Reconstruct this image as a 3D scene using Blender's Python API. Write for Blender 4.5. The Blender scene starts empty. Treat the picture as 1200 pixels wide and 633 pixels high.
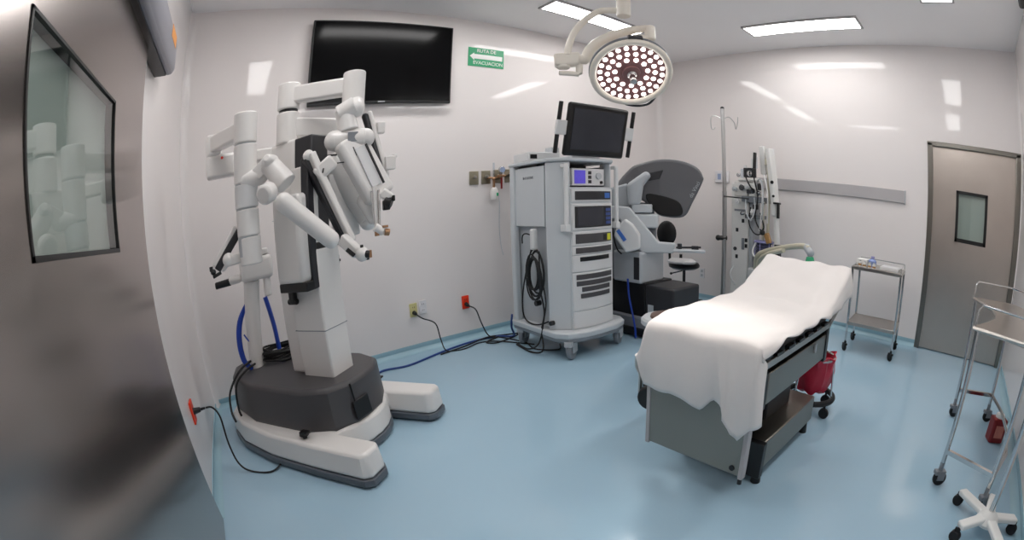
import bpy, bmesh, math, random
from mathutils import Matrix, Vector
random.seed(7)
SC = bpy.context.scene
COL = SC.collection
PI = math.pi
def R(d): return math.radians(d)

# ---------------------------------------------------------------- camera, light, exposure
cd = bpy.data.cameras.new('camera'); cam = bpy.data.objects.new('camera', cd); COL.objects.link(cam); SC.camera = cam
F_, K1, K3, CX, CY, YAW, PIT, ROL = 555.988398, 0.193514854, -0.127596229, 700.568877, 407.310093, 0.773495708, -0.317048717, 0.0140550692
cd.type = 'PANO'; cd.panorama_type = 'FISHEYE_LENS_POLYNOMIAL'
cd.sensor_fit = 'HORIZONTAL'; cd.sensor_width = 36; cd.sensor_height = 36*633/1200
s_ = 0.03*F_
cd.fisheye_fov = R(200)
cd.fisheye_polynomial_k0 = 0; cd.fisheye_polynomial_k1 = -1/s_; cd.fisheye_polynomial_k2 = 0
cd.fisheye_polynomial_k3 = -K1/s_**3; cd.fisheye_polynomial_k4 = -K3/s_**4
cd.shift_x = -(CX-600)/1200; cd.shift_y = (CY-316.5)/633
cd.clip_start = 0.02
CAMM = Matrix.Rotation(-YAW, 3, 'Z') @ Matrix.Rotation(PIT, 3, 'X') @ Matrix.Rotation(ROL, 3, 'Y') @ Matrix.Rotation(PI/2, 3, 'X')
cam.matrix_world = Matrix.Translation((0, 0, 1.18)) @ CAMM.to_4x4()

w = bpy.data.worlds.new('world'); SC.world = w; w.use_nodes = True
w.node_tree.nodes['Background'].inputs[0].default_value = (.8, .85, .9, 1); w.node_tree.nodes['Background'].inputs[1].default_value = .3
SC.view_settings.view_transform = 'Standard'; SC.view_settings.look = 'None'; SC.view_settings.gamma = 1
SC.view_settings.use_curve_mapping = False
SC.view_settings.exposure = 0.0
SC.cycles.use_denoising = True
SC.cycles.max_bounces = 10; SC.cycles.diffuse_bounces = 8; SC.cycles.glossy_bounces = 5; SC.cycles.transparent_max_bounces = 12
SC.cycles.sample_clamp_indirect = 4
PANEL = 16.5          # emission of the ceiling panels
LED = 6.0           # emission of the surgical lamp's lenses
SPOT = 70.0          # watts of the surgical lamp's beam

# ---------------------------------------------------------------- materials
def lin(c):
    c = c/255.0
    return c/12.92 if c <= .04045 else ((c+.055)/1.055)**2.4
def rgb(r, g, b): return (lin(r), lin(g), lin(b), 1)
def setin(b, **k):
    for n, v in k.items():
        n = n.replace('_', ' ')
        if n in b.inputs: b.inputs[n].default_value = v
def mat(name, col, rough=.4, metal=0, spec=.5, noise=0, nscale=8, bump=0, bscale=60, aniso=0, coat=0, stretch=None, emit=0, rnoise=0):
    m = bpy.data.materials.new(name); m.use_nodes = True; nt = m.node_tree; b = nt.nodes['Principled BSDF']
    setin(b, Base_Color=col, Roughness=rough, Metallic=metal, Specular_IOR_Level=spec, Anisotropic=aniso, Coat_Weight=coat, Coat_Roughness=.08)
    if emit: setin(b, Emission_Color=col, Emission_Strength=emit)
    tc = nt.nodes.new('ShaderNodeTexCoord'); mp = nt.nodes.new('ShaderNodeMapping')
    nt.links.new(tc.outputs['Object'], mp.inputs[0])
    if stretch: mp.inputs['Scale'].default_value = stretch
    if noise:
        n = nt.nodes.new('ShaderNodeTexNoise'); n.inputs['Scale'].default_value = nscale; n.inputs['Detail'].default_value = 5
        nt.links.new(mp.outputs[0], n.inputs['Vector'])
        mr = nt.nodes.new('ShaderNodeMapRange'); mr.inputs[3].default_value = 1-noise; mr.inputs[4].default_value = 1+noise
        nt.links.new(n.outputs[0], mr.inputs[0])
        mx = nt.nodes.new('ShaderNodeVectorMath'); mx.operation = 'SCALE'; mx.inputs[0].default_value = col[:3]
        nt.links.new(mr.outputs[0], mx.inputs['Scale']); nt.links.new(mx.outputs[0], b.inputs['Base Color'])
        if rnoise:
            m2 = nt.nodes.new('ShaderNodeMapRange'); m2.inputs[3].default_value = rough-rnoise; m2.inputs[4].default_value = rough+rnoise
            nt.links.new(n.outputs[0], m2.inputs[0]); nt.links.new(m2.outputs[0], b.inputs['Roughness'])
    if bump:
        n = nt.nodes.new('ShaderNodeTexNoise'); n.inputs['Scale'].default_value = bscale; n.inputs['Detail'].default_value = 3
        nt.links.new(mp.outputs[0], n.inputs['Vector'])
        bp = nt.nodes.new('ShaderNodeBump'); bp.inputs['Strength'].default_value = bump; bp.inputs['Distance'].default_value = .01
        nt.links.new(n.outputs[0], bp.inputs['Height']); nt.links.new(bp.outputs[0], b.inputs['Normal'])
    return m
def glassmat(name, tint, refl=.12, rough=.02):
    m = bpy.data.materials.new(name); m.use_nodes = True; nt = m.node_tree; nt.nodes.remove(nt.nodes['Principled BSDF'])
    o = nt.nodes['Material Output']; t = nt.nodes.new('ShaderNodeBsdfTransparent'); t.inputs[0].default_value = tint
    g = nt.nodes.new('ShaderNodeBsdfGlossy'); g.inputs['Roughness'].default_value = rough
    f = nt.nodes.new('ShaderNodeLayerWeight'); f.inputs[0].default_value = .12
    a = nt.nodes.new('ShaderNodeMath'); a.operation = 'ADD'; a.inputs[1].default_value = refl
    nt.links.new(f.outputs['Facing'], a.inputs[0])
    bf = nt.nodes.new('ShaderNodeNewGeometry'); iv = nt.nodes.new('ShaderNodeMath'); iv.operation = 'SUBTRACT'; iv.inputs[0].default_value = 1; nt.links.new(bf.outputs['Backfacing'], iv.inputs[1])
    mu = nt.nodes.new('ShaderNodeMath'); mu.operation = 'MULTIPLY'; nt.links.new(a.outputs[0], mu.inputs[0]); nt.links.new(iv.outputs[0], mu.inputs[1]); a = mu
    x = nt.nodes.new('ShaderNodeMixShader'); nt.links.new(a.outputs[0], x.inputs[0]); nt.links.new(t.outputs[0], x.inputs[1]); nt.links.new(g.outputs[0], x.inputs[2])
    nt.links.new(x.outputs[0], o.inputs[0]); return m
M = dict(
    wall=mat('wall_enamel', rgb(229, 223, 221), .055, spec=.24, noise=.012, nscale=2, bump=.02, bscale=3),
    ceil=mat('ceiling_paint', rgb(246, 243, 242), .6, noise=.01, nscale=2),
    floor=mat('floor_epoxy', rgb(161, 191, 209), .09, spec=.4, noise=.035, nscale=1.8, bump=.012, bscale=4, rnoise=.03),
    cove=mat('cove_blue', rgb(158, 192, 205), .22, noise=.03),
    steel=mat('stainless', (.50, .465, .43, 1), .3, metal=1, noise=.05, nscale=30, stretch=(1, 1, .05), aniso=.3),
    doorsteel=mat('door_stainless', (.42, .375, .355, 1), .22, metal=1, noise=.06, nscale=1.5, rnoise=.04, bump=.10, bscale=1.3, stretch=(1, .25, 2.2)),
    doorsteel2=mat('door_stainless_far', (.56, .50, .45, 1), .32, metal=1, noise=.08, nscale=4, rnoise=.04, bump=.03, bscale=3),
    bodysteel=mat('body_steel', (.27, .25, .22, 1), .34, metal=1, noise=.06, nscale=4),
    framesteel=mat('frame_steel', (.24, .225, .20, 1), .3, metal=1, noise=.05, nscale=5),
    panelsteel=mat('satin_panel', (.27, .26, .235, 1), .42, metal=.75, noise=.03, nscale=4),
    chrome=mat('chrome', (.62, .62, .62, 1), .14, metal=1, noise=.02, nscale=30),
    pole=mat('pole_aluminium', (.5, .5, .5, 1), .32, metal=1, noise=.03, nscale=30),
    white=mat('robot_white', rgb(226, 223, 220), .32, noise=.01, nscale=5, coat=.15),
    white2=mat('off_white', rgb(214, 214, 214), .4, noise=.01),
    vent=mat('equipment_white', rgb(222, 221, 218), .35, noise=.02, nscale=15),
    lampwhite=mat('lamp_cream', rgb(226, 218, 206), .3, noise=.01),
    grey=mat('light_grey', rgb(178, 182, 186), .4, noise=.02),
    cartgrey=mat('cart_grey', rgb(196, 200, 203), .38, noise=.015),
    midgrey=mat('mid_grey', rgb(126, 130, 136), .42, noise=.02),
    charcoal=mat('charcoal', rgb(72, 70, 72), .42, noise=.03),
    hood=mat('hood_grey', rgb(96, 96, 99), .4, noise=.03),
    dark=mat('dark_plastic', rgb(40, 40, 44), .4, noise=.03),
    black=mat('black_plastic', rgb(15, 15, 17), .35, noise=.03),
    rubber=mat('rubber', rgb(24, 24, 26), .7, noise=.03),
    rim=mat('grey_rim', rgb(92, 98, 106), .35, noise=.1, nscale=20),
    screen=mat('screen_black', rgb(8, 8, 9), .16, noise=.01, spec=.12),
    screen2=mat('monitor_screen', rgb(52, 54, 62), .2, noise=.25, nscale=5, spec=.6),
    sheet=mat('white_sheet', rgb(229, 224, 221), .85, noise=.015, nscale=5, bump=.15, bscale=14, spec=.2),
    mattress=mat('mattress_black', rgb(58, 50, 48), .6, noise=.05),
    red=mat('red_plastic', rgb(222, 44, 22), .4, noise=.02),
    cored=mat('orange_red_outlet', rgb(235, 62, 30), .4, noise=.02),
    darkred=mat('dark_red', rgb(128, 20, 22), .35, noise=.05),
    bag=mat('red_bag', rgb(196, 34, 62), .38, noise=.12, nscale=14, bump=.3, bscale=25),
    label=mat('label_pink', rgb(200, 120, 105), .5, noise=.25, nscale=40),
    cream=mat('cream_plate', rgb(206, 198, 140), .5, noise=.02),
    socket=mat('white_plate', rgb(222, 220, 222), .4, noise=.01),
    blue=mat('blue_hose', rgb(22, 62, 165), .4, noise=.05),
    bluecable=mat('blue_cable', rgb(28, 62, 130), .4, noise=.05),
    bluelabel=mat('blue_label', rgb(60, 110, 190), .4, noise=.05),
    bluebtn=mat('blue_button', rgb(60, 80, 140), .4, noise=.05),
    violet=mat('violet_display', rgb(92, 80, 200), .3, noise=.2, nscale=60, emit=.25),
    green=mat('sign_green', rgb(12, 150, 98), .35, noise=.02),
    mask=mat('green_mask', rgb(40, 160, 110), .4, noise=.05),
    signwhite=mat('sign_white', rgb(235, 235, 232), .4, noise=.01),
    yellow=mat('yellow_label', rgb(214, 214, 40), .4, noise=.02),
    copper=mat('copper', (.40, .23, .13, 1), .3, metal=1, noise=.05),
    brass=mat('brass_plate', (.40, .36, .27, 1), .38, metal=1, noise=.15, nscale=20),
    hose=mat('beige_hose', rgb(198, 192, 172), .45, noise=.04),
    rail=mat('rail_grey', rgb(176, 172, 173), .45, noise=.02),
    orange=mat('orange_sticker', rgb(226, 150, 70), .4, noise=.05),
    housing=mat('track_aluminium', rgb(150, 150, 158), .35, metal=.3, noise=.02),
    pedal=mat('brown_pedal', rgb(98, 76, 66), .5, noise=.1),
    basket=mat('basket_mesh', rgb(72, 72, 100), .5, noise=.3, nscale=60),
    purple=mat('lavender', rgb(150, 148, 196), .4, noise=.02),
    gauge=mat('gauge_face', rgb(150, 165, 195), .3, noise=.1),
    frost=mat('frosted_pane', rgb(178, 186, 180), .35, noise=.06, nscale=3),
    glass=glassmat('clear_glass', (.93, .95, .94, 1), .08),
    bottle=glassmat('bottle_glass', (.85, .9, .95, 1), .15),
    bluebottle=mat('blue_bottle', rgb(130, 150, 200), .25, noise=.03),
    fluid=mat('amber_label', rgb(170, 130, 80), .4, noise=.05),
    text=mat('lettering_grey', rgb(120, 124, 130), .5, noise=.02),
    ledlens=mat('led_lens', (1, .93, .88, 1), .3, noise=.01, emit=LED),
    ledback=mat('led_reflector', rgb(120, 84, 84), .35, noise=.1, nscale=20),
    panel=mat('panel_diffuser', (1, .985, .97, 1), .4, noise=.01, emit=PANEL),
    panelframe=mat('panel_frame', rgb(176, 172, 172), .5, noise=.01),
    window=mat('dark_gasket', rgb(18, 18, 18), .4, noise=.02),
)

# ---------------------------------------------------------------- mesh building
class MB:
    def __init__(s): s.bm = bmesh.new()
    def _n(s, r):
        return r['verts'] if isinstance(r, dict) else r
    def box(s, lo, hi, M4=None):
        c = [(a+b)/2 for a, b in zip(lo, hi)]; d = [abs(b-a) for a, b in zip(lo, hi)]
        m = Matrix.Translation(c) @ Matrix.Diagonal((*d, 1))
        if M4: m = M4 @ m
        bmesh.ops.create_cube(s.bm, size=1, matrix=m); return s
    def bar(s, a, b, wx, wz, up=(0, 0, 1)):
        a = Vector(a); b = Vector(b); d = (b-a); L = d.length; d.normalize(); up = Vector(up)
        x = d.cross(up)
        if x.length < 1e-4: x = d.cross(Vector((0, 1, 0)))
        x.normalize(); z = x.cross(d)
        m = Matrix((x, d, z)).transposed().to_4x4(); m.translation = (a+b)/2
        bmesh.ops.create_cube(s.bm, size=1, matrix=m @ Matrix.Diagonal((wx, L, wz, 1))); return s
    def cyl(s, a, b, r, r2=None, n=24, caps=True):
        a = Vector(a); b = Vector(b); d = b-a
        q = d.to_track_quat('Z', 'Y').to_matrix().to_4x4(); q.translation = (a+b)/2
        bmesh.ops.create_cone(s.bm, cap_ends=caps, segments=n, radius1=r, radius2=r if r2 is None else r2, depth=d.length, matrix=q); return s
    def ball(s, c, r, sc=(1, 1, 1), n=18, M4=None):
        m = Matrix.Translation(c) @ (M4 or Matrix.Identity(4)) @ Matrix.Diagonal((*sc, 1))
        bmesh.ops.create_uvsphere(s.bm, u_segments=n, v_segments=max(6, n*2//3), radius=r, matrix=m); return s
    def cap(s, a, b, r, r2=None, n=20):
        r2 = r if r2 is None else r2
        s.cyl(a, b, r, r2, n); s.ball(a, r, n=n); s.ball(b, r2, n=n); return s
    def ring(s, c, axis, R_, r, n=32, k=8, a0=0, a1=2*PI):
        q = Vector(axis).to_track_quat('Z', 'Y').to_matrix()
        pts = []
        full = abs(a1-a0-2*PI) < 1e-6
        for i in range(n+(0 if full else 1)):
            t = a0+(a1-a0)*i/n; pts.append(Vector(c)+q @ Vector((R_*math.cos(t), R_*math.sin(t), 0)))
        return s.tube(pts, r, k, smooth=False, closed=full)
    def tube(s, pts, r, k=8, smooth=True, closed=False, sub=6):
        pts = [Vector(p) for p in pts]
        if smooth and len(pts) > 2: pts = spline(pts, sub)
        n = len(pts); rings = []; prev = None
        for i, p in enumerate(pts):
            t = (pts[(i+1) % n]-pts[i-1]) if closed else (pts[min(i+1, n-1)]-pts[max(i-1, 0)])
            if t.length < 1e-9: t = Vector((0, 0, 1))
            t.normalize()
            if prev is None: x = t.orthogonal().normalized()
            else: x = (prev-t*prev.dot(t)); x = x.normalized() if x.length > 1e-6 else t.orthogonal().normalized()
            prev = x; y = t.cross(x)
            rr = r[min(i*len(r)//n, len(r)-1)] if isinstance(r, (list, tuple)) else r
            rings.append([s.bm.verts.new(p+(x*math.cos(2*PI*j/k)+y*math.sin(2*PI*j/k))*rr) for j in range(k)])
        for i in range(n if closed else n-1):
            A = rings[i]; B = rings[(i+1) % n]
            for j in range(k): s.bm.faces.new((A[j], A[(j+1) % k], B[(j+1) % k], B[j]))
        if not closed:
            s.bm.faces.new(rings[0][::-1]); s.bm.faces.new(rings[-1])
        return s
    def prism(s, pts, z0, z1, M4=None, top=None):
        top = top or pts
        A = [s.bm.verts.new((x, y, z0)) for x, y in pts]; B = [s.bm.verts.new((x, y, z1)) for x, y in top]
        n = len(pts)
        for i in range(n): s.bm.faces.new((A[i], A[(i+1) % n], B[(i+1) % n], B[i]))
        s.bm.faces.new(A[::-1]); s.bm.faces.new(B)
        if M4: bmesh.ops.transform(s.bm, matrix=M4, verts=A+B)
        return s
    def lathe(s, prof, c=(0, 0, 0), n=24, M4=None):
        rings = []; al = []
        for r, z in prof:
            if r < 1e-5: v = s.bm.verts.new((0, 0, z)); rings.append([v]); al.append(v)
            else:
                g = [s.bm.verts.new((r*math.cos(2*PI*i/n), r*math.sin(2*PI*i/n), z)) for i in range(n)]; rings.append(g); al += g
        for A, B in zip(rings, rings[1:]):
            for i in range(n):
                j = (i+1) % n
                if len(A) == 1 and len(B) == 1: continue
                if len(A) == 1: s.bm.faces.new((A[0], B[j], B[i]))
                elif len(B) == 1: s.bm.faces.new((A[i], A[j], B[0]))
                else: s.bm.faces.new((A[i], A[j], B[j], B[i]))
        m = Matrix.Translation(c) @ (M4 or Matrix.Identity(4))
        bmesh.ops.transform(s.bm, matrix=m, verts=al); return s
    def xf(s, m): bmesh.ops.transform(s.bm, matrix=m, verts=s.bm.verts[:]); return s
def spline(pts, sub=6):
    out = []; n = len(pts)
    for i in range(n-1):
        p0 = pts[max(i-1, 0)]; p1 = pts[i]; p2 = pts[i+1]; p3 = pts[min(i+2, n-1)]
        for k in range(sub):
            t = k/sub
            out.append(.5*((2*p1)+(p2-p0)*t+(2*p0-5*p1+4*p2-p3)*t*t+(3*p1-p0-3*p2+p3)*t**3))
    out.append(pts[-1]); return out
def wmat(o):
    m = Matrix.Identity(4)
    while o is not None:
        m = Matrix.LocRotScale(o.location, o.rotation_euler, o.scale) @ m; o = o.parent
    return m
def islands(bm):
    """connected shapes of a bmesh, joined where their boxes touch"""
    seen = set(); isl = []
    for v in bm.verts:
        if v.index in seen: continue
        st = [v]; seen.add(v.index); g = []
        while st:
            a = st.pop(); g.append(a)
            for e in a.link_edges:
                o = e.other_vert(a)
                if o.index not in seen: seen.add(o.index); st.append(o)
        lo = [min(a.co[i] for a in g) for i in range(3)]; hi = [max(a.co[i] for a in g) for i in range(3)]
        isl.append([g, lo, hi])
    ch = True
    while ch:
        ch = False
        for i in range(len(isl)):
            for j in range(i+1, len(isl)):
                A, B = isl[i], isl[j]
                if all(A[1][k] <= B[2][k]+.004 and B[1][k] <= A[2][k]+.004 for k in range(3)):
                    A[0] += B[0]; A[1] = [min(x, y) for x, y in zip(A[1], B[1])]; A[2] = [max(x, y) for x, y in zip(A[2], B[2])]
                    isl.pop(j); ch = True; break
            if ch: break
    return isl
def build(mb, name, m, parent=None, **k):
    if parent is None or k.pop('whole', False): return build1(mb, name, m, parent, **k)
    mb.bm.verts.index_update(); isl = islands(mb.bm)
    if len(isl) < 2: return build1(mb, name, m, parent, **k)
    groups = [set(v.index for v in g[0]) for g in isl]
    first = None
    for g in groups:
        c = MB(); c.bm.free(); c.bm = mb.bm.copy(); c.bm.verts.ensure_lookup_table()
        bmesh.ops.delete(c.bm, geom=[v for v in c.bm.verts if v.index not in g], context='VERTS')
        o = build1(c, name, m, parent, **k); first = first or o
    mb.bm.free(); return first
def build1(mb, name, m, parent=None, bevel=0, seg=2, world=False, sub=0, angle=35, label=None, solid=0, flat=False):
    """links the shapes in mb as one mesh object; world=True means they were drawn in world coordinates"""
    if world and parent is not None: mb.xf(wmat(parent).inverted())
    bmesh.ops.recalc_face_normals(mb.bm, faces=mb.bm.faces[:])
    me = bpy.data.meshes.new(name); mb.bm.to_mesh(me); mb.bm.free()
    me.materials.append(M[m] if isinstance(m, str) else m)
    if not flat:
        me.shade_smooth(); me.set_sharp_from_angle(angle=R(angle))
    o = bpy.data.objects.new(name, me); COL.objects.link(o); o.parent = parent
    if solid: md = o.modifiers.new('solid', 'SOLIDIFY'); md.thickness = solid; md.offset = 0
    if bevel:
        md = o.modifiers.new('bevel', 'BEVEL'); md.width = bevel; md.segments = seg; md.limit_method = 'ANGLE'; md.angle_limit = R(40); md.harden_normals = False
    if sub: md = o.modifiers.new('sub', 'SUBSURF'); md.levels = sub; md.render_levels = sub
    if label: o['label'] = label
    return o
def tag(o, label, cat, group=None):
    o['label'] = label; o['category'] = cat
    if group: o['group'] = group
    return o
def thing(name, label, cat, loc=(0, 0, 0), rz=0, group=None, rot=None):
    o = bpy.data.objects.new(name, None); COL.objects.link(o); o.empty_display_size = .1
    o.location = loc; o.rotation_euler = rot or (0, 0, rz); return tag(o, label, cat, group)
def struct(o): o['kind'] = 'structure'; return o
def text(body, size, name, m, parent, loc, rot, ext=.001, align='CENTER'):
    cu = bpy.data.curves.new(name, 'FONT'); cu.body = body; cu.size = size; cu.extrude = ext; cu.align_x = align; cu.align_y = 'CENTER'
    t = bpy.data.objects.new(name, cu); COL.objects.link(t)
    dg = bpy.context.evaluated_depsgraph_get(); dg.update()
    me = bpy.data.meshes.new_from_object(t.evaluated_get(dg)); COL.objects.unlink(t); bpy.data.objects.remove(t)
    me.materials.clear(); me.materials.append(M[m])
    o = bpy.data.objects.new(name, me); COL.objects.link(o); o.parent = parent; o.location = loc; o.rotation_euler = rot
    return o
def caster(parent, x, y, r=.045, m='midgrey', top=.12, yaw=0, world=False, wm='rubber'):
    """one swivel caster: fork and stem as a part, its wheel as a sub-part"""
    T = Matrix.Translation((x, y, 0)) @ Matrix.Rotation(yaw, 4, 'Z')
    f = MB(); f.cyl((0, 0, r*1.9), (0, 0, top), r*.32, n=12)
    f.box((-r*.75, -r*.42, r*1.55), (r*.85, r*.42, r*2.1)); f.box((-r*.3, -r*.46, r*.8), (r*.8, -r*.33, r*1.9)); f.box((-r*.3, r*.33, r*.8), (r*.8, r*.46, r*1.9))
    f.xf(T); o = build(f, 'caster', m, parent, bevel=.002, world=world)
    g = MB(); g.cyl((r*.25, -r*.27, r), (r*.25, r*.27, r), r, n=28); g.xf(T)
    build(g, 'wheel', wm, o, bevel=r*.12, world=world); return o

# ---------------------------------------------------------------- room shell
XL, XR, YB, YF, H = -.49, 4.64, 3.6, -.65, 3.0
T = .12
struct(build(MB().box((XL-T, YF-T, -.1), (XR+T, YB+T, 0)), 'floor', 'floor'))
struct(build(MB().box((XL-T, YF-T, H), (XR+T, YB+T, H+.1)), 'ceiling', 'ceil'))
struct(build(MB().box((XL-T, YB, 0), (XR+T, YB+T, H)), 'wall_back', 'wall'))
b = MB(); b.box((XR, .34, 0), (XR+T, YB, H)); b.box((XR, YF, 2.0), (XR+T, .34, H)); struct(build(b, 'wall_right', 'wall'))
struct(build(MB().box((XL-T, YF, 0), (XL, YB, H)), 'wall_left', 'wall'))
struct(build(MB().box((XL-T, YF-T, 0), (XR+T, YF, H)), 'wall_front', 'wall'))
# rounded corners of the wall finish
def cove_v(x, y, sx, sy, name, r=.06):
    pts = [(x, y)]+[(x+sx*(r-r*math.sin(t)), y+sy*(r-r*math.cos(t))) for t in [PI/2*i/8 for i in range(9)]]
    return struct(build(MB().prism(pts, 0, H), name, 'wall'))
cove_v(XL, YB, 1, -1, 'trim_1'); cove_v(XR, YB, -1, -1, 'trim_2'); cove_v(XR, YF, -1, 1, 'trim_3', .03)
# blue flooring coved up the foot of the walls
def cove_base(a, b, nrm, name, h=.07, r=.045):
    a = Vector(a); b = Vector(b); n = Vector(nrm)
    prof = [(0, 0), (r, 0)]+[(r-r*math.sin(t), r-r*math.cos(t)) for t in [PI/2*i/6 for i in range(1, 7)]][:-1]+[(.006, r), (.006, h), (0, h)]
    s = MB(); A = [s.bm.verts.new((a.x+n.x*d, a.y+n.y*d, z+.001)) for d, z in prof]; B = [s.bm.verts.new((b.x+n.x*d, b.y+n.y*d, z+.001)) for d, z in prof]
    k = len(prof)
    for i in range(k): s.bm.faces.new((A[i], A[(i+1) % k], B[(i+1) % k], B[i]))
    s.bm.faces.new(A[::-1]); s.bm.faces.new(B)
    return struct(build(s, name, 'cove'))
cove_base((XL, YB), (XR, YB), (0, -1), 'baseboard_back')
cove_base((XL, 2.03), (XL, YB), (1, 0), 'baseboard_left', h=.06)
cove_base((XR, .34), (XR, YB), (-1, 0), 'baseboard_right')
cove_base((XL+.1, YF), (XR, YF), (0, 1), 'baseboard_front')

# sliding steel door on the left wall, hung from its track
def framed_panel(y0, y1, z0, z1, wy0, wy1, wz0, wz1, x0, x1):
    s = MB()
    s.box((x0, y0, z0), (x1, wy0, z1)); s.box((x0, wy1, z0), (x1, y1, z1)); s.box((x0, wy0, z0), (x1, wy1, wz0)); s.box((x0, wy0, wz1), (x1, wy1, z1)); return s
d1 = bpy.data.objects.new('door_1', None); COL.objects.link(d1); d1['kind'] = 'structure'; d1.location = (-.46, 1.0, 0)
build(framed_panel(-.25, 2.0, .012, 2.14, .90, 1.555, 1.235, 1.70, -.485, -.45), 'door_panel', 'doorsteel', d1, world=True)
g = MB(); t = .008
for lo, hi in (((-.4845, .90, 1.235), (-.447, .90+t, 1.70)), ((-.4845, 1.555-t, 1.235), (-.447, 1.555, 1.70)), ((-.4845, .90, 1.235), (-.447, 1.555, 1.235+t*1.5)), ((-.4845, .90, 1.70-t), (-.447, 1.555, 1.70))): g.box(lo, hi)
build(g, 'window_gasket', 'window', d1, world=True)
build(MB().box((-.4555, .91, 1.25), (-.4525, 1.545, 1.69)), 'window_pane', 'glass', d1, world=True)
build(MB().box((-.4835, .91, 1.25), (-.4805, 1.545, 1.69)), 'frosted_pane', 'frost', d1, world=True)
# track housing
hs = thing('sliding_door_track', 'grey aluminium sliding door track housing above the steel door on the left', 'door track', (-.44, 1.2, 2.07))
pr = [(-.488, 2.30), (-.42, 2.30), (-.385, 2.24), (-.385, 2.10), (-.40, 2.075), (-.488, 2.075)]
s = MB(); m4 = Matrix(((1, 0, 0, 0), (0, 0, 1, 0), (0, 1, 0, 0), (0, 0, 0, 1)))
s.prism(pr, -.3, 2.42, M4=m4); build(s, 'housing', 'housing', hs, bevel=.012, seg=3, world=True)
build(MB().box((-.486, -.25, 2.062), (-.425, 2.38, 2.078)), 'guide_slot', 'black', hs, world=True)
build(MB().box((-.3855, 2.20, 2.19), (-.3835, 2.36, 2.25)), 'sticker', 'orange', hs, world=True, label='orange sticker')
# right steel door
d2 = bpy.data.objects.new('door_2', None); COL.objects.link(d2); d2['kind'] = 'structure'; d2.location = (XR, -.15, 0)
build(framed_panel(-.585, .285, .01, 1.965, -.295, .04, 1.085, 1.57, XR+.02, XR+.06), 'door_panel', 'doorsteel2', d2, world=True)
s = MB(); s.box((XR-.012, .285, 0), (XR+.07, .34, 2.0)); s.box((XR-.012, YF+.01, 0), (XR+.07, -.585, 2.0)); s.box((XR-.012, YF+.01, 1.965), (XR+.07, .34, 2.01))
build(s, 'door_frame', 'framesteel', d2, bevel=.006, world=True)
g = MB(); t = .028
for lo, hi in (((XR+.012, -.295, 1.085), (XR+.055, -.295+t, 1.57)), ((XR+.012, .04-t, 1.085), (XR+.055, .04, 1.57)), ((XR+.012, -.295, 1.085), (XR+.055, .04, 1.085+t*1.3)), ((XR+.012, -.295, 1.57-t), (XR+.055, .04, 1.57))): g.box(lo, hi)
build(g, 'window_gasket', 'window', d2, world=True)
build(MB().box((XR+.022, -.28, 1.1), (XR+.025, .03, 1.56)), 'window_pane', 'glass', d2, world=True)
build(MB().box((XR+.045, -.28, 1.1), (XR+.05, .03, 1.56)), 'frosted_pane', 'frost', d2, world=True)
struct(build(MB().box((XR+.065, YF, 0), (XR+T, .34, 2.0)), 'wall_recess', 'wall'))

# ---------------------------------------------------------------- ceiling panels
def panel(cx, cy, lx, ly, label):
    t = thing('ceiling_light', label, 'ceiling light', (cx, cy, H-.02), group='flush LED ceiling panels')
    s = MB(); a, b_ = lx/2+.02, ly/2+.02
    s.box((-a, -b_, 0), (a, -ly/2, .019)); s.box((-a, ly/2, 0), (a, b_, .019)); s.box((-a, -ly/2, 0), (-lx/2, ly/2, .019)); s.box((lx/2, -ly/2, 0), (a, ly/2, .019))
    build(s, 'frame', 'panelframe', t)
    build(MB().box((-lx/2, -ly/2, .004), (lx/2, ly/2, .018)), 'diffuser', 'panel', t)
panel(2.93, 2.95, 1.14, .2, 'long ceiling light panel behind the surgical lamp arm')
panel(4.02, 1.40, .24, 1.12, 'ceiling light panel above the grey wall rail, alone at right')
panel(3.0, .06, 1.2, .24, 'ceiling light panel cut off by the top edge at right')
panel(1.25, 2.98, 1.14, .2, 'ceiling light panel above the wall television, out of the frame')
panel(.17, 1.83, .24, 1.16, 'ceiling light panel over the surgical robot, out of the frame')
panel(1.2, .1, 1.2, .24, 'ceiling light panel over the camera end of the room, out of the frame')
tag(build(MB().box((3.25, YF+.001, 2.90), (3.5, YF+.07, 2.995)), 'wall_speaker', 'black', bevel=.02), 'small black box high on the wall at the top right corner', 'speaker')

# ---------------------------------------------------------------- things on the back wall
tv = thing('television', 'large black flat television mounted on the back wall', 'television', (1.14, YB, 2.11))
build(MB().box((-.62, -.07, 0), (.63, -.035, .745)), 'frame', 'black', tv, bevel=.006)
build(MB().box((-.605, -.073, .022), (.615, -.069, .732)), 'screen', 'screen', tv)
build(MB().box((-.2, -.036, .2), (.2, -.001, .55)), 'wall_bracket', 'dark', tv, bevel=.004)
build(MB().box((-.03, -.074, .006), (.03, -.0725, .014)), 'brand_mark', 'grey', tv)
sg = thing('evacuation_sign', 'green evacuation route sign with white left arrow on the back wall', 'sign', (2.155, YB, 2.51))
build(MB().box((-.19, -.006, 0), (.19, -.001, .195)), 'board', 'green', sg)
s = MB(); s.prism([(-.175, .103), (-.13, .14), (-.13, .125), (.172, .125), (.172, .078), (-.13, .078), (-.13, .062)], 0, .002, M4=Matrix.Translation((0, -.0065, 0)) @ Matrix.Rotation(PI/2, 4, 'X'))
build(s, 'arrow', 'signwhite', sg)
text('RUTA DE', .05, 'lettering', 'signwhite', sg, (0, -.0075, .163), (PI/2, 0, 0))
text('EVACUACION', .05, 'lettering', 'signwhite', sg, (.02, -.0075, .036), (PI/2, 0, 0))
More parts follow.
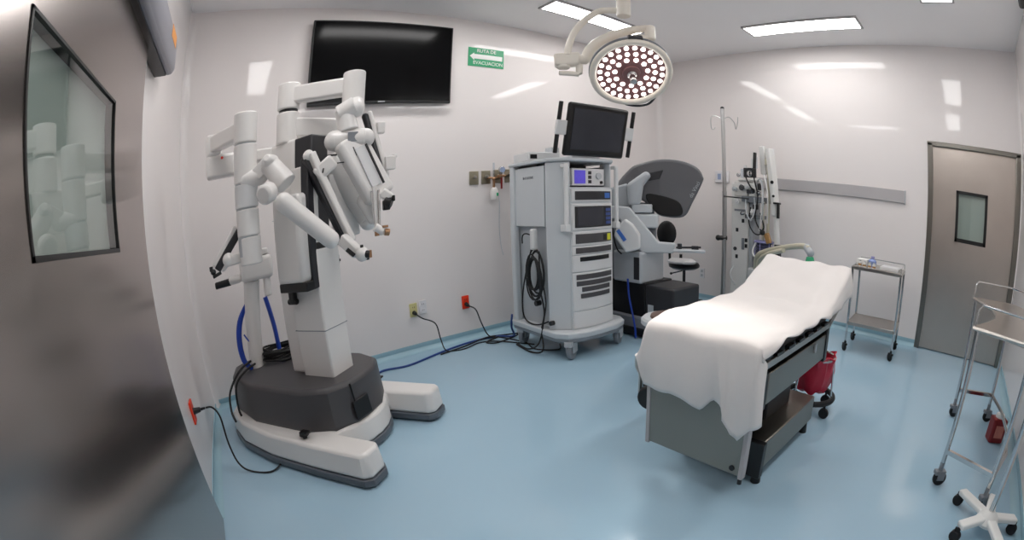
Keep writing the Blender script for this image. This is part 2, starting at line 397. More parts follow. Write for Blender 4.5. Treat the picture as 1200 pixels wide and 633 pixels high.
def outlet(x, z, m, label, plug=False, sl='dark', w_=.07, h_=.115):
    t = thing('wall_outlet', label, 'outlet', (x, YB, z), group=None)
    build(MB().box((-w_/2, -.012, -h_/2), (w_/2, -.001, h_/2)), 'plate', m, t, bevel=.003)
    for dz in (-.025, .025):
        s = MB(); s.box((-.018, -.0135, dz-.013), (.018, -.0115, dz+.013)); o = build(s, 'socket', m, t, bevel=.002)
        q = MB(); q.box((-.009, -.0145, dz-.006), (-.006, -.0133, dz+.006)); q.box((.006, -.0145, dz-.006), (.009, -.0133, dz+.006)); build(q, 'slots', sl, o)
outlet(1.388, .365, 'cream', 'cream wall outlet with a black plug in it, left of the white one')
outlet(1.478, .375, 'socket', 'white double wall outlet beside the cream one')
outlet(1.90, .335, 'cored', 'orange-red wall outlet with a black plug, on the back wall')
def plugcord(name, label, pts, plug_at, plug_dir, m='rubber', r=.0055):
    t = thing(name, label, 'power cord', plug_at)
    build(MB().tube(pts, r), 'cord', m, t, world=True)
    a = Vector(plug_at); d = Vector(plug_dir).normalized()
    s = MB(); s.cyl(a, a+d*.045, .019, .013, n=14); s.cyl(a+d*.045, a+d*.075, .009, .006, n=10); build(s, 'plug', 'black', t, bevel=.003, world=True)
plugcord('power_cord', 'black power cord from the cream outlet down to the floor', [(1.388, 3.52, .335), (1.43, 3.50, .30), (1.53, 3.47, .24), (1.56, 3.46, .10), (1.58, 3.40, .008), (1.72, 3.34, .007), (1.9, 3.39, .007), (2.04, 3.30, .007), (2.2, 3.0, .007)], (1.388, 3.586, .345), (0, -1, -.15))
plugcord('power_cord', 'black power cord from the orange-red outlet down to the floor', [(1.90, 3.52, .31), (1.95, 3.50, .27), (1.98, 3.47, .15), (2.03, 3.44, .03), (2.12, 3.38, .007), (2.18, 3.1, .007), (2.13, 2.9, .007), (2.25, 2.75, .007), (2.35, 2.85, .007)], (1.90, 3.586, .32), (0, -1, -.2))
gl = [(2.04, 1.428), (2.163, 1.43), (2.291, 1.435), (2.412, 1.438)]
nm = ['plain brass-toned gas outlet plate, leftmost of four', 'brass-toned gas outlet plate next to the leftmost one', 'gas outlet plate with a round gauge and short red hose, third of four', 'gas outlet plate with a blue gauge, nearest the white equipment tower']
for i, (x, z) in enumerate(gl):
    t = thing('gas_outlet', nm[i], 'gas outlet', (x, YB, z))
    build(MB().box((-.047, -.01, -.062), (.047, -.001, .062)), 'plate', 'brass', t, bevel=.003)
    build(MB().cyl((0, -.01, .005), (0, -.04, .005), .018, .014), 'nozzle', 'steel', t, bevel=.002)
    if i > 1:
        s = MB(); s.cyl((0, -.06, .055), (0, -.085, .055), .032); s.cyl((0, -.04, .0), (0, -.065, .05), .01)
        o = build(s, 'pressure_gauge', 'chrome', t, bevel=.003); build(MB().cyl((0, -.085, .055), (0, -.087, .055), .026), 'dial', 'gauge', o)
        s = MB(); s.cyl((-.03, -.05, 0), (.05, -.05, 0), .011); s.ball((0, -.05, 0), .02); build(s, 'valve', 'black' if i == 3 else 'copper', t)
    if i == 2: build(MB().cyl((.01, -.05, 0), (.01, -.05, -.12), .009), 'hose_stub', 'darkred', t, label='short dark red hose')
t = thing('flowmeter', 'flowmeter with a white humidifier bottle hanging between the gas outlets', 'flowmeter', (2.22, YB, 1.40))
s = MB(); s.cyl((0, -.05, .0), (0, -.05, .16), .009); build(s, 'flow_tube', 'bottle', t)
s = MB(); s.cyl((-.06, -.03, .02), (.09, -.05, .02), .009); s.ball((0, -.05, .01), .018); s.cyl((0, -.05, 0), (0, -.05, -.07), .011); build(s, 'valve', 'copper', t)
s = MB(); s.lathe([(0, -.18), (.033, -.18), (.036, -.17), (.036, -.10), (.028, -.08), (.018, -.07), (0, -.07)], c=(.0, -.05, 0)); o = build(s, 'humidifier_bottle', 'white', t); build(MB().box((.004, -.089, -.15), (.022, -.084, -.12)), 'tag', 'mask', o)
build(MB().tube([(.03, -.05, -.12), (.06, -.04, -.2), (.065, -.02, -.45), (.08, -.02, -.62), (.10, -.02, -.7)], .003), 'thin_tube', 'bottle', t)

# rail, boxes and outlet on the right wall
t = thing('wall_rail', 'long flat grey protective rail on the right wall', 'rail', (XR, 1.3, 1.425))
build(MB().box((-.022, -.72, -.062), (-.001, .98, .062)), 'board', 'rail', t, bevel=.006)
s = MB(); s.box((-.025, -.726, -.066), (-.001, -.716, .066)); s.box((-.025, .976, -.066), (-.001, .986, .066)); build(s, 'end_cap', 'grey', t, bevel=.002)
t = thing('wall_outlet', 'white outlet low on the right wall behind the stool', 'outlet', (XR, 2.977, .32))
build(MB().box((-.01, -.035, -.06), (-.001, .035, .06)), 'plate', 'socket', t, bevel=.003)
s = MB(); s.box((-.0125, -.015, .01), (-.0095, .015, .04)); s.box((-.0125, -.015, -.04), (-.0095, .015, -.01)); build(s, 'socket', 'grey', t, bevel=.002)
t = thing('wall_outlet', 'square white outlet box on the right wall behind the drip pole', 'outlet', (XR, 2.70, 1.48))
build(MB().box((-.03, -.09, -.07), (-.001, .09, .07)), 'plate', 'socket', t, bevel=.008)
s = MB(); s.box((-.034, -.055, -.035), (-.029, -.01, .035)); s.box((-.034, .01, -.035), (-.029, .055, .035)); build(s, 'socket', 'gauge', t, bevel=.003)
# red outlet on the left wall with cord to the robot
t = thing('wall_outlet', 'red wall outlet low on the left wall beside the steel door', 'outlet', (XL, 2.46, .40))
build(MB().box((.001, -.04, -.06), (.012, .04, .06)), 'plate', 'cored', t, bevel=.003)
build(MB().cyl((.012, 0, 0), (.016, 0, 0), .02), 'socket', 'dark', t)
plugcord('power_cord', 'black power cord from the red outlet on the left wall to the robot base', [(-.40, 2.46, .40), (-.36, 2.46, .39), (-.33, 2.45, .33), (-.33, 2.44, .18), (-.31, 2.43, .06), (-.25, 2.40, .008), (-.13, 2.32, .008), (-.05, 2.36, .02), (-.02, 2.42, .05)], (-.478, 2.46, .40), (1, 0, 0))
# blue floor cable
s = MB().tube([(.82, 3.18, .008), (.95, 3.35, .008), (1.18, 3.31, .008), (1.5, 3.40, .008), (1.78, 3.46, .008), (2.0, 3.46, .008), (2.12, 3.42, .01), (2.2, 3.3, .02), (2.15, 3.25, .12), (2.13, 3.2, .24)], .009)
tag(build(s, 'data_cable', 'bluecable'), 'thick blue cable running along the floor by the back wall', 'cable')
s = MB().tube([(1.5, 3.36, .007), (1.75, 3.40, .007), (2.0, 3.44, .02), (2.2, 3.42, .006), (2.3, 3.36, .006), (2.15, 3.30, .006), (2.0, 3.28, .006), (1.95, 3.36, .006), (2.1, 3.4, .013)], .007)
tag(build(s, 'data_cable', 'rubber'), 'black cable looped on the floor behind the white equipment tower', 'cable')

# ---------------------------------------------------------------- surgical robot (patient cart)
rob = thing('surgical_robot', 'white four-armed surgical robot cart with dark grey base cover on the left', 'surgical robot', (.30, 2.60, 0), rz=math.atan2(-.785, .62))
# local frame: +x towards its two front legs, +y to the viewer's right
half = [(-.78, 0), (-.77, .09), (-.64, .27), (-.42, .37), (-.1, .43), (.28, .445), (.60, .45), (.64, .42), (.645, .31), (.61, .27), (.34, .26), (.40, .18), (.435, .09), (.445, 0)]
outl = half+[(x, -y) for x, y in half[-2:0:-1]]
def scale_o(o, k, c=(0, 0)): return [(c[0]+(x-c[0])*k, c[1]+(y-c[1])*k) for x, y in o]
def inset(o, d):
    n = len(o); out = []
    for i in range(n):
        p0 = Vector(o[i-1]); p = Vector(o[i]); p1 = Vector(o[(i+1) % n]); e0 = (p-p0).normalized(); e1 = (p1-p).normalized()
        n0 = Vector((e0.y, -e0.x)); n1 = Vector((e1.y, -e1.x)); m = (n0+n1)
        m = m/max(m.length_squared, .3)*2*1
        out.append((p.x+m.x*d*.5*1, p.y+m.y*d*.5*1))
    return out
build(MB().prism(inset(outl, -.008), .012, .052), 'bumper_rim', 'rim', rob, bevel=.006)
build(MB().prism(outl, .053, .178, top=inset(outl, .028)), 'base_skirt', 'white', rob, bevel=.018, seg=3)
ch = [(-.74, 0), (-.73, .08), (-.60, .21), (-.30, .31), (.16, .315), (.32, .25), (.39, .12), (.40, 0)]
co = ch+[(x, -y) for x, y in ch[-2:0:-1]]
cov = build(MB().prism(inset(co, -.02), .165, .40, top=inset(co, .012)), 'base_cover', 'charcoal', rob, bevel=.025, seg=3)
s = MB(); s.box((.30, .12, .17), (.36, .29, .29), Matrix.Translation((.0, .0, 0))); s.xf(Matrix.Identity(4)); 
s = MB(); s.box((-.007, -.065, -.05), (.007, .065, .05), Matrix.Translation((.406, -.085, .245)) @ Matrix.Rotation(R(-6), 4, 'Z') @ Matrix.Rotation(R(-8), 4, 'Y')); build(s, 'port_panel', 'black', cov, bevel=.004)
s = MB(); s.box((-.002, -.002, -.05), (.006, .002, .055), Matrix.Translation((.392, -.13, .335)) @ Matrix.Rotation(R(-8), 4, 'Y')); build(s, 'seam', 'black', cov)
for v in (-.375, .39):
    s = MB(); s.cyl((.19, v, .17), (.19, v, .195), .013); s.cyl((.19, v, .195), (.19, v, .21), .03, .027); s.box((.17, v-.02, .205), (.23, v+.02, .218)); build(s, 'brake_knob', 'black', rob, bevel=.004)
# legs' feet
for v in (-.36, .36):
    build(MB().cyl((.5, v, 0), (.5, v, .02), .035), 'foot', 'rubber', rob)
for u in (-.5,): build(MB().cyl((u, 0, 0), (u, 0, .02), .05), 'foot', 'rubber', rob)
# lower column
s = MB(); s.box((.02, -.10, .39), (.255, .097, 1.07)); colo = build(s, 'lower_column', 'white', rob, bevel=.012, seg=3)
s = MB(); s.box((.018, -.102, .648), (.257, .099, .652)); build(s, 'panel_seam', 'midgrey', colo)
s = MB(); s.box((.2, .094, .96), (.24, .112, 1.01)); s.box((.205, .11, .97), (.235, .13, .985)); build(s, 'cable_hook', 'black', colo, bevel=.004)
build(MB().box((.09, -.07, 1.06), (.22, .07, 1.66)), 'inner_column', 'dark', rob, bevel=.008)
build(MB().box((.10, -.09, 1.06), (.255, .102, 1.10)), 'column_collar', 'black', rob, bevel=.008)
s = MB(); s.box((-.12, -.06, .39), (.08, .07, 1.67)); pil = build(s, 'rear_pillar', 'white', rob, bevel=.02, seg=3)
s = MB()
for z in (1.45, 1.25): s.box((-.122, -.062, z-.0015), (.082, .072, z+.0015))
build(s, 'pillar_seam', 'grey', pil)
s = MB(); s.box((.02, -.195, .91), (.235, -.102, 1.36)); car = build(s, 'arm_carriage', 'white', rob, bevel=.03, seg=3)
s = MB(); s.box((.03, -.19, .872), (.25, -.10, .918)); build(s, 'carriage_edge', 'black', car, bevel=.006)
build(MB().box((.07, -.088, 1.06), (.25, -.05, 1.50)), 'track_cover', 'white', car, bevel=.008)
build(MB().box((.20, -.135, .875), (.252, -.088, 1.53)), 'track', 'dark', car, bevel=.004)
s = MB(); s.box((.05, -.15, .81), (.09, -.115, .875)); s.cyl((.03, -.13, .815), (.10, -.13, .815), .016); build(s, 'release_latch', 'black', car, bevel=.005)
def wpart(mb, name, m, parent, **k): return build(mb, name, m, parent, world=True, **k)
# upper arm pair: turret cylinder on the pillar
TU = Vector((.275, 2.615, 0)); TR = Vector((.605, 2.372, 0))
s = MB(); s.cyl((TU.x, TU.y, 1.855), (TU.x, TU.y, 2.01), .066, n=32); tur = wpart(s, 'turret', 'white', rob, bevel=.008)
s = MB(); s.cyl((TU.x, TU.y, 1.66), (TU.x, TU.y, 1.838), .067, n=32); tur2 = wpart(s, 'turret', 'white', rob, bevel=.008)
s = MB(); s.cyl((TU.x, TU.y, 1.835), (TU.x, TU.y, 1.86), .056, n=32); wpart(s, 'turret_gap', 'black', tur2)
arm1 = wpart(MB().bar((TU.x, TU.y, 1.94), (TR.x, TR.y, 1.905), .075, .10), 'upper_arm', 'white', rob, bevel=.014, seg=3)
wpart(MB().bar((.30, 2.60, 1.745), (.64, 2.70, 1.735), .08, .115), 'lower_arm', 'white', rob, bevel=.014, seg=3)
s = MB(); s.cyl((.592, 2.64, 1.752), (.592, 2.634, 1.752), .008, n=12); wpart(s, 'indicator', 'red', rob, label='small red indicator dot')
s = MB(); s.cyl((TR.x, TR.y, 1.80), (TR.x, TR.y, 1.985), .062, n=32); wpart(s, 'arm_turret', 'white', rob, bevel=.008)
# instrument arm 1
s = MB(); s.cap((.612, 2.345, 1.79), (.60, 2.30, 1.76), .05); s.cyl((.52, 2.33, 1.735), (.60, 2.29, 1.775), .052, n=28); s.cyl((.545, 2.325, 1.765), (.57, 2.31, 1.64), .05, .055, n=28)
s.cyl((.498, 2.335, 1.60), (.655, 2.29, 1.595), .055, n=28); s.ball((.498, 2.335, 1.60), .055); s.ball((.655, 2.29, 1.595), .052)
sh1 = wpart(s, 'arm_shoulder', 'white', rob, bevel=.006)
build(MB().box((.552, 2.252, 1.575), (.606, 2.256, 1.625)), 'indicator_plate', 'midgrey', sh1, world=True)
s = MB(); s.bar((.565, 2.30, 1.60), (.733, 2.27, 1.275), .175, .085, up=(.25, -1, .1)); lk = wpart(s, 'arm_link', 'white', rob, bevel=.026, seg=4)
s = MB(); s.bar((.612, 2.245, 1.545), (.70, 2.225, 1.335), .062, .01, up=(.25, -1, .1)); wpart(s, 'link_tray', 'white2', lk, bevel=.003)
s = MB(); s.bar((.578, 2.254, 1.545), (.667, 2.233, 1.325), .006, .014, up=(.25, -1, .1)); s.bar((.646, 2.243, 1.555), (.737, 2.222, 1.345), .006, .014, up=(.25, -1, .1)); wpart(s, 'link_groove', 'dark', lk)
s = MB(); s.cap((.69, 2.42, 1.74), (.79, 2.385, 1.39), .02, .013); thn = wpart(s, 'instrument_rail', 'dark', rob)
s = MB(); s.cap((.715, 2.42, 1.755), (.812, 2.39, 1.40), .017, .012); wpart(s, 'rail_backing', 'white', thn)
s = MB(); s.box((.755, 2.385, 1.635), (.80, 2.425, 1.70)); s.box((.795, 2.36, 1.425), (.855, 2.40, 1.50)); s.box((.845, 2.365, 1.49), (.865, 2.395, 1.51)); wpart(s, 'rail_bracket', 'white', thn, bevel=.006)
s = MB(); s.cyl((.735, 2.21, 1.25), (.765, 2.19, 1.235), .03); s.box((.72, 2.18, 1.205), (.755, 2.21, 1.255)); s.box((.765, 2.17, 1.245), (.78, 2.19, 1.275)); wpart(s, 'instrument_clamp', 'black', rob, bevel=.005)
s = MB(); s.bar((.725, 2.22, 1.30), (.765, 2.20, 1.26), .05, .05); wpart(s, 'wrist', 'white', rob, bevel=.01)
s = MB(); s.cyl((.665, 2.21, 1.31), (.672, 2.20, 1.14), .006, n=10); s.cyl((.700, 2.20, 1.31), (.695, 2.19, 1.13), .007, n=10); wpart(s, 'instrument_rod', 'chrome', rob)
s = MB(); s.cyl((.683, 2.215, 1.33), (.684, 2.205, 1.13), .011, n=12); wpart(s, 'rod_housing', 'white', rob)
s = MB(); s.cyl((.67, 2.19, 1.13), (.71, 2.185, 1.10), .022, n=16); s.box((.70, 2.17, 1.085), (.735, 2.20, 1.115)); wpart(s, 'instrument_clamp', 'white', rob, bevel=.005)
s = MB(); s.cyl((.715, 2.172, 1.10), (.74, 2.168, 1.095), .018, n=14); s.box((.705, 2.165, 1.12), (.735, 2.185, 1.132)); s.box((.665, 2.178, 1.085), (.69, 2.188, 1.11)); wpart(s, 'instrument_tip', 'copper', rob, bevel=.003, label='copper coloured instrument tip')
# instrument arm 2 (behind)
s = MB(); s.cyl((.64, 2.70, 1.66), (.64, 2.70, 1.80), .062, n=28); s.ball((.60, 2.64, 1.55), .085, sc=(1, .8, 1.1)); wpart(s, 'arm_shoulder', 'white', rob, bevel=.006)
s = MB(); s.cap((.585, 2.60, 1.50), (.725, 2.50, 1.16), .085, .05, n=28); s.bar((.57, 2.58, 1.46), (.61, 2.55, 1.09), .16, .05, up=(.25, -1, 0)); wpart(s, 'arm_link', 'white', rob, bevel=.012)
s = MB(); s.cap((.655, 2.31, 1.27), (.70, 2.30, 1.17), .042, .032); wpart(s, 'wrist', 'white', rob)
# instrument arm 3 : left turret chain
s = MB(); s.box((-.215, 2.70, 1.55), (-.03, 2.80, 1.68)); s.box((-.215, 2.70, 1.67), (-.12, 2.80, 1.80)); eb = wpart(s, 'elbow_box', 'white', rob, bevel=.02, seg=3)
s = MB(); s.cyl((-.115, 2.70, 1.655), (-.115, 2.694, 1.655), .008, n=12); wpart(s, 'indicator', 'red', eb, label='small red indicator dot')
s = MB(); s.bar((-.17, 2.74, 1.745), (.02, 2.42, 1.735), .07, .095); wpart(s, 'upper_arm', 'white', rob, bevel=.014, seg=3)
s = MB(); s.bar((-.05, 2.75, 1.64), (.24, 2.68, 1.63), .07, .07); wpart(s, 'lower_arm', 'white', rob, bevel=.012)
LX, LY = .022, 2.41
tl = None
for i, (z0, z1, r) in enumerate(((1.655, 1.812, .063), (1.455, 1.648, .062), (1.332, 1.448, .063), (1.195, 1.326, .062), (1.055, 1.19, .061))):
    s = MB(); s.cyl((LX+.002*i, LY, z0), (LX+.002*i, LY, z1), r, n=32); tl = wpart(s, 'arm_turret', 'white' if i != 2 else 'white2', rob, bevel=.006)
s = MB(); s.cyl((LX, LY, 1.1), (LX, LY, 1.78), .055, n=24); wpart(s, 'turret_core', 'grey', rob)
s = MB(); s.cap((.03, 2.385, 1.47), (.10, 2.37, 1.475), .045); s.bar((.09, 2.365, 1.48), (.155, 2.33, 1.53), .07, .07); s.cyl((.145, 2.325, 1.525), (.235, 2.27, 1.405), .05, .056, n=28); s.cyl((.13, 2.26, 1.545), (.155, 2.315, 1.52), .02, .05)
wpart(s, 'arm_elbow', 'white', rob, bevel=.006)
s = MB(); s.cyl((.108, 2.235, 1.365), (.155, 2.285, 1.385), .05, n=28); wpart(s, 'elbow_cap', 'white', rob, bevel=.014)
s = MB(); s.cap((.205, 2.15, 1.312), (.422, 2.115, 1.108), .045, .041, n=28); wpart(s, 'forearm', 'white', rob)
s = MB(); s.bar((.340, 2.335, 1.522), (.540, 2.29, 1.065), .028, .05, up=(.3, -1, 0)); r3 = wpart(s, 'instrument_rail', 'dark', rob, bevel=.008)
s = MB(); s.bar((.368, 2.305, 1.545), (.565, 2.26, 1.075), .036, .05, up=(.3, -1, 0)); s.ball((.357, 2.325, 1.537), .03); wpart(s, 'rail_backing', 'white', r3, bevel=.008)
s = MB(); s.bar((.395, 2.30, 1.425), (.485, 2.28, 1.495), .05, .075); wpart(s, 'instrument_holder', 'white', rob, bevel=.012)
s = MB(); s.cyl((.42, 2.256, 1.432), (.425, 2.256, 1.455), .004, n=8); s.cyl((.50, 2.27, 1.475), (.55, 2.265, 1.475), .003, n=8); s.box((.45, 2.275, 1.515), (.50, 2.29, 1.523)); wpart(s, 'holder_clip', 'black', rob)
s = MB(); s.bar((.50, 2.22, 1.10), (.56, 2.14, 1.02), .045, .06); s.ball((.575, 2.12, 1.015), .035); wpart(s, 'wrist', 'white', rob, bevel=.01)
s = MB(); s.bar((.50, 2.13, 1.05), (.535, 2.125, 1.015), .03, .02); s.cyl((.585, 2.10, 1.015), (.605, 2.09, 1.01), .018, n=14); s.box((.565, 2.105, 1.045), (.58, 2.12, 1.06)); s.box((.59, 2.10, .985), (.605, 2.11, 1.0)); wpart(s, 'instrument_clamp', 'black', rob, bevel=.003)
s = MB(); s.box((.60, 2.085, .995), (.615, 2.10, 1.03)); wpart(s, 'instrument_tip', 'copper', rob, bevel=.002, label='copper coloured instrument tip')
# instrument arm 4 (low left)
s = MB(); s.bar((-.02, 2.50, 1.235), (-.17, 2.50, 1.06), .018, .04); r4 = wpart(s, 'instrument_rail', 'dark', rob, bevel=.006)
s = MB(); s.bar((-.035, 2.51, 1.25), (-.18, 2.51, 1.075), .014, .045); wpart(s, 'rail_backing', 'white', r4, bevel=.006)
s = MB(); s.bar((.02, 2.46, 1.10), (-.10, 2.49, 1.09), .05, .05); s.ball((-.10, 2.49, 1.10), .035); s.bar((-.10, 2.49, 1.08), (-.145, 2.50, 1.05), .02, .02); wpart(s, 'wrist', 'white', rob, bevel=.01)
s = MB(); s.ball((-.195, 2.50, 1.055), .016); s.cyl((-.20, 2.50, 1.03), (-.15, 2.50, 1.045), .009); s.box((-.215, 2.49, 1.06), (-.195, 2.51, 1.085)); wpart(s, 'instrument_clamp', 'black', rob, bevel=.003)
# rear helm with handle bars
s = MB(); s.cyl((-.045, 2.98, .39), (.02, 2.975, .93), .05, .055, n=24); hel = wpart(s, 'helm_post', 'white', rob, bevel=.005)
s = MB(); s.bar((-.05, 2.96, 1.0), (.17, 2.97, 1.0), .16, .14); s.bar((-.04, 2.96, .96), (-.14, 2.96, .955), .07, .05); wpart(s, 'helm_head', 'white', hel, bevel=.03, seg=3)
s = MB(); s.cyl((-.23, 2.955, .948), (-.12, 2.955, .952), .021, .023); wpart(s, 'handle', 'black', hel, bevel=.006, label='black steering handle')
s = MB(); s.cyl((.12, 2.93, .82), (.125, 2.93, .95), .025); s.box((-.02, 2.9, 1.07), (.15, 3.0, 1.11)); wpart(s, 'helm_cap', 'white', hel, bevel=.008)
# blue hoses and coil
s = MB()
for k in range(2): s.tube([(.02+.01*k, 2.99, .84), (-.03, 2.99-.01*k, .80), (-.095-.012*k, 2.985, .70), (-.125-.012*k, 2.97, .58), (-.12-.01*k, 2.96, .46), (-.08, 2.94, .40)], .0135)
s.tube([(.10, 3.06, .80), (.12, 3.06, .70), (.135, 3.06, .58), (.14, 3.05, .42)], .016)
s.tube([(-.09, 2.95, .62), (-.06, 2.95, .57), (-.02, 2.95, .555), (0, 2.95, .56)], .005)
tag(wpart(s, 'hose_bundle', 'blue', None), 'bright blue hoses hanging from the rear handle post of the surgical robot', 'hose')
s = MB(); rnd = random.Random(3)
for k in range(9):
    cx_, cy_, cz_ = .14+rnd.uniform(-.015, .015), 3.0+rnd.uniform(-.012, .012), .412+.009*k
    ra, rb = .115+rnd.uniform(-.02, .02), .085+rnd.uniform(-.012, .012)
    pts = [(cx_+ra*math.cos(t), cy_+rb*math.sin(t), cz_+.008*math.sin(2*t+k)) for t in [2*PI*i/20 for i in range(20)]]
    s.tube(pts, .007, smooth=False, closed=True)
s.tube([(.05, 3.0, .43), (-.06, 2.93, .43), (-.15, 2.82, .42), (-.215, 2.80, .36), (-.235, 2.78, .24), (-.225, 2.72, .21)], .0075)
s.tube([(.05, 3.04, .45), (-.07, 2.96, .45), (-.17, 2.86, .43), (-.262, 2.80, .34), (-.285, 2.76, .24), (-.27, 2.70, .19)], .0075)
tag(wpart(s, 'cable_coil', 'rubber', None), 'coiled black cable lying on the dark base cover of the robot', 'cable')

# ---------------------------------------------------------------- vision cart
vc = thing('equipment_tower', 'tall white equipment tower on grey casters with stacked front units', 'equipment tower', (2.428, 2.84, 0), rz=R(-1)); vc.scale = (1.07, 1, 1)
ol = [(-.31, .31), (-.32, -.27), (-.27, -.36), (-.15, -.41), (0, -.42), (.15, -.41), (.27, -.36), (.32, -.27), (.31, .31)]
build(MB().prism(ol, .165, .215, top=inset(ol, .01)), 'base_plate', 'cartgrey', vc, bevel=.012, seg=3)
build(MB().prism(inset(ol, -.010), .138, .176, top=inset(ol, -.004)), 'bumper', 'midgrey', vc, bevel=.01)
for x, y in ((-.23, -.33), (.25, -.31), (-.25, .26), (.25, .26)): caster(vc, x, y, .070, 'grey', .148, yaw=R(30), wm='midgrey')
tp = [(-.305, .31), (-.31, -.20), (-.20, -.33), (.20, -.33), (.31, -.20), (.305, .31)]
core = [(-.24, .29), (-.24, -.24), (.24, -.24), (.24, .29)]
build(MB().prism(core, .21, 1.27), 'inner_cabinet', 'grey', vc)
s = MB(); s.box((-.235, .02, 1.27), (.235, .29, 1.47)); build(s, 'upper_back', 'dark', vc)
# pillars
fp = [(-.302, -.17), (-.19, -.315), (-.175, -.25), (-.235, -.14)]
for sgn in (1, -1):
    o = build(MB().prism([(x*sgn, y) for x, y in fp], .21, 1.475), 'front_pillar', 'cartgrey', vc, bevel=.014, seg=3)
    build(MB().box((sgn*.275-.025, .24, .21), (sgn*.275+.025, .30, 1.475)), 'rear_pillar', 'cartgrey', vc, bevel=.012, seg=3)
    build(MB().box((sgn*.272-.012, -.14, .985), (sgn*.272+.012, .24, 1.45)), 'side_panel', 'cartgrey', vc, bevel=.003)
build(MB().prism(tp, 1.472, 1.50), 'top_shelf', 'cartgrey', vc, bevel=.01, seg=3)
text('INTUITIVE', .030, 'lettering', 'text', vc, (-.2855, .06, 1.365), (PI/2, 0, -PI/2))
def front_curve(x0, x1, z0, z1, y0=-.315, bulge=.035, t=.02, n=8):
    pts = []
    for i in range(n+1):
        x = x0+(x1-x0)*i/n; pts.append((x, y0-bulge*(1-(x/.2)**2)))
    return MB().prism(pts+[(x, y+t) for x, y in pts[::-1]], z0, z1)
build(front_curve(-.195, .195, .215, 1.262, t=.09), 'front_body', 'cartgrey', vc)
def unit(z0, z1, m='white2', inner=None, im='charcoal', extra=None):
    o = build(front_curve(-.188, .188, z0, z1, y0=-.322), 'front_unit', m, vc, bevel=.004)
    if inner:
        for (a, b_, c, d) in inner: build(front_curve(a, b_, c, d, y0=-.327, t=.01), 'vent_panel', im, o, bevel=.003)
    return o
u = unit(1.165, 1.258, inner=[(-.165, .165, 1.178, 1.243)], im='dark'); build(front_curve(.09, .15, 1.19, 1.23, y0=-.3285, t=.004), 'button_field', 'bluelabel', u)
u = unit(.955, 1.148, inner=[(-.168, .168, .972, 1.130)], im='dark'); build(front_curve(-.15, .06, .985, 1.118, y0=-.3285, t=.004), 'display', 'screen2', u)
for i in range(4): build(front_curve(.10, .155, .99+.033*i, 1.012+.033*i, y0=-.3295, t=.004), 'button', 'bluebtn', u)
u = unit(.838, .943, inner=[(-.165, .165, .855, .925)]); build(front_curve(.115, .155, .865, .915, y0=-.3285, t=.004), 'yellow_label', 'yellow', u)
build(front_curve(.07, .105, .868, .912, y0=-.3285, t=.004), 'switch', 'black', u)
unit(.772, .832, inner=[(-.165, .165, .782, .824)])
unit(.645, .766, inner=[(-.135, .135, .722, .755)], im='black')
unit(.355, .638, inner=[(-.165, .165, .588, .626), (-.165, .165, .541, .577), (-.125, .14, .496, .531), (-.135, .14, .448, .482)])
unit(.225, .349)
# insufflator in the open bay
build(MB().box((-.2, -.30, 1.262), (.2, .02, 1.275)), 'bay_shelf', 'cartgrey', vc)
ins = thing('insufflator', 'grey medical unit with violet display in the open top bay of the tower', 'medical device', (2.42, 2.84, 1.275), rz=R(-1))
build(MB().box((-.155, -.29, .012), (.165, -.02, .145)), 'case', 'white2', ins, bevel=.006)
build(MB().box((-.135, -.294, .028), (-.03, -.288, .13)), 'display', 'violet', ins)
s = MB()
for i in range(3): s.box((.0, -.294, .03+.035*i), (.03, -.289, .055+.035*i))
build(s, 'button_column', 'dark', ins)
s = MB(); s.cyl((.10, -.29, .088), (.10, -.305, .088), .026); build(s, 'port', 'grey', ins, bevel=.003)
s = MB(); s.cyl((.13, -.29, .038), (.13, -.30, .038), .012); build(s, 'port', 'black', ins)
# side handle posts
for sgn in (-1, 1):
    s = MB(); s.cyl((sgn*.235, -.325, .99), (sgn*.235, -.325, 1.44), .016); s.box((sgn*.235-.02, -.345, .95), (sgn*.235+.02, -.28, 1.0)); s.box((sgn*.235-.015, -.33, 1.42), (sgn*.235+.015, -.28, 1.45)); build(s, 'handle_post', 'white2', vc, bevel=.004)
# things on top of the tower
mo = thing('monitor', 'black touch screen monitor with side grips on top of the tower', 'monitor', (2.43, 2.68, 1.50), rz=R(-3))
build(MB().box((-.14, -.10, 0), (.14, .10, .02)), 'foot', 'cartgrey', mo, bevel=.006)
build(MB().bar((0, 0, .01), (0, -.12, .22), .08, .05), 'stand_arm', 'cartgrey', mo, bevel=.01)
TT = Matrix.Translation((.02, -.20, .212)) @ Matrix.Rotation(R(12), 4, 'X')
s = MB(); s.box((-.29, -.02, -.205), (.29, .02, .205), TT); fr = build(s, 'bezel', 'black', mo, bevel=.02, seg=4)
s = MB(); s.box((-.245, -.0225, -.155), (.245, -.019, .16), TT); build(s, 'screen', 'screen2', fr)
for sgn in (-1, 1):
    s = MB(); s.cyl((sgn*.355, 0, .06), (sgn*.355, 0, .20), .016); s.cyl((sgn*.355, 0, -.19), (sgn*.355, 0, -.05), .016); s.xf(TT); build(s, 'grip', 'black', mo, bevel=.004)
    s = MB(); s.box((min(sgn*.285, sgn*.375), -.012, -.05), (max(sgn*.285, sgn*.375), .012, .06), TT); build(s, 'grip_bracket', 'white2', mo, bevel=.006)
bx = thing('control_box', 'flat white control box with black port on top of the tower', 'device', (2.25, 2.98, 1.50), rz=R(-6))
build(MB().box((-.13, -.12, 0), (.16, .12, .075)), 'case', 'white2', bx, bevel=.008)
build(MB().box((-.115, -.124, .02), (-.055, -.118, .055)), 'port', 'black', bx, bevel=.003)
tag(build(MB().box((2.38, 2.93, 1.501), (2.46, 3.02, 1.63)), 'battery_pack', 'grey', bevel=.008), 'small upright grey box on the tower behind the monitor', 'box')
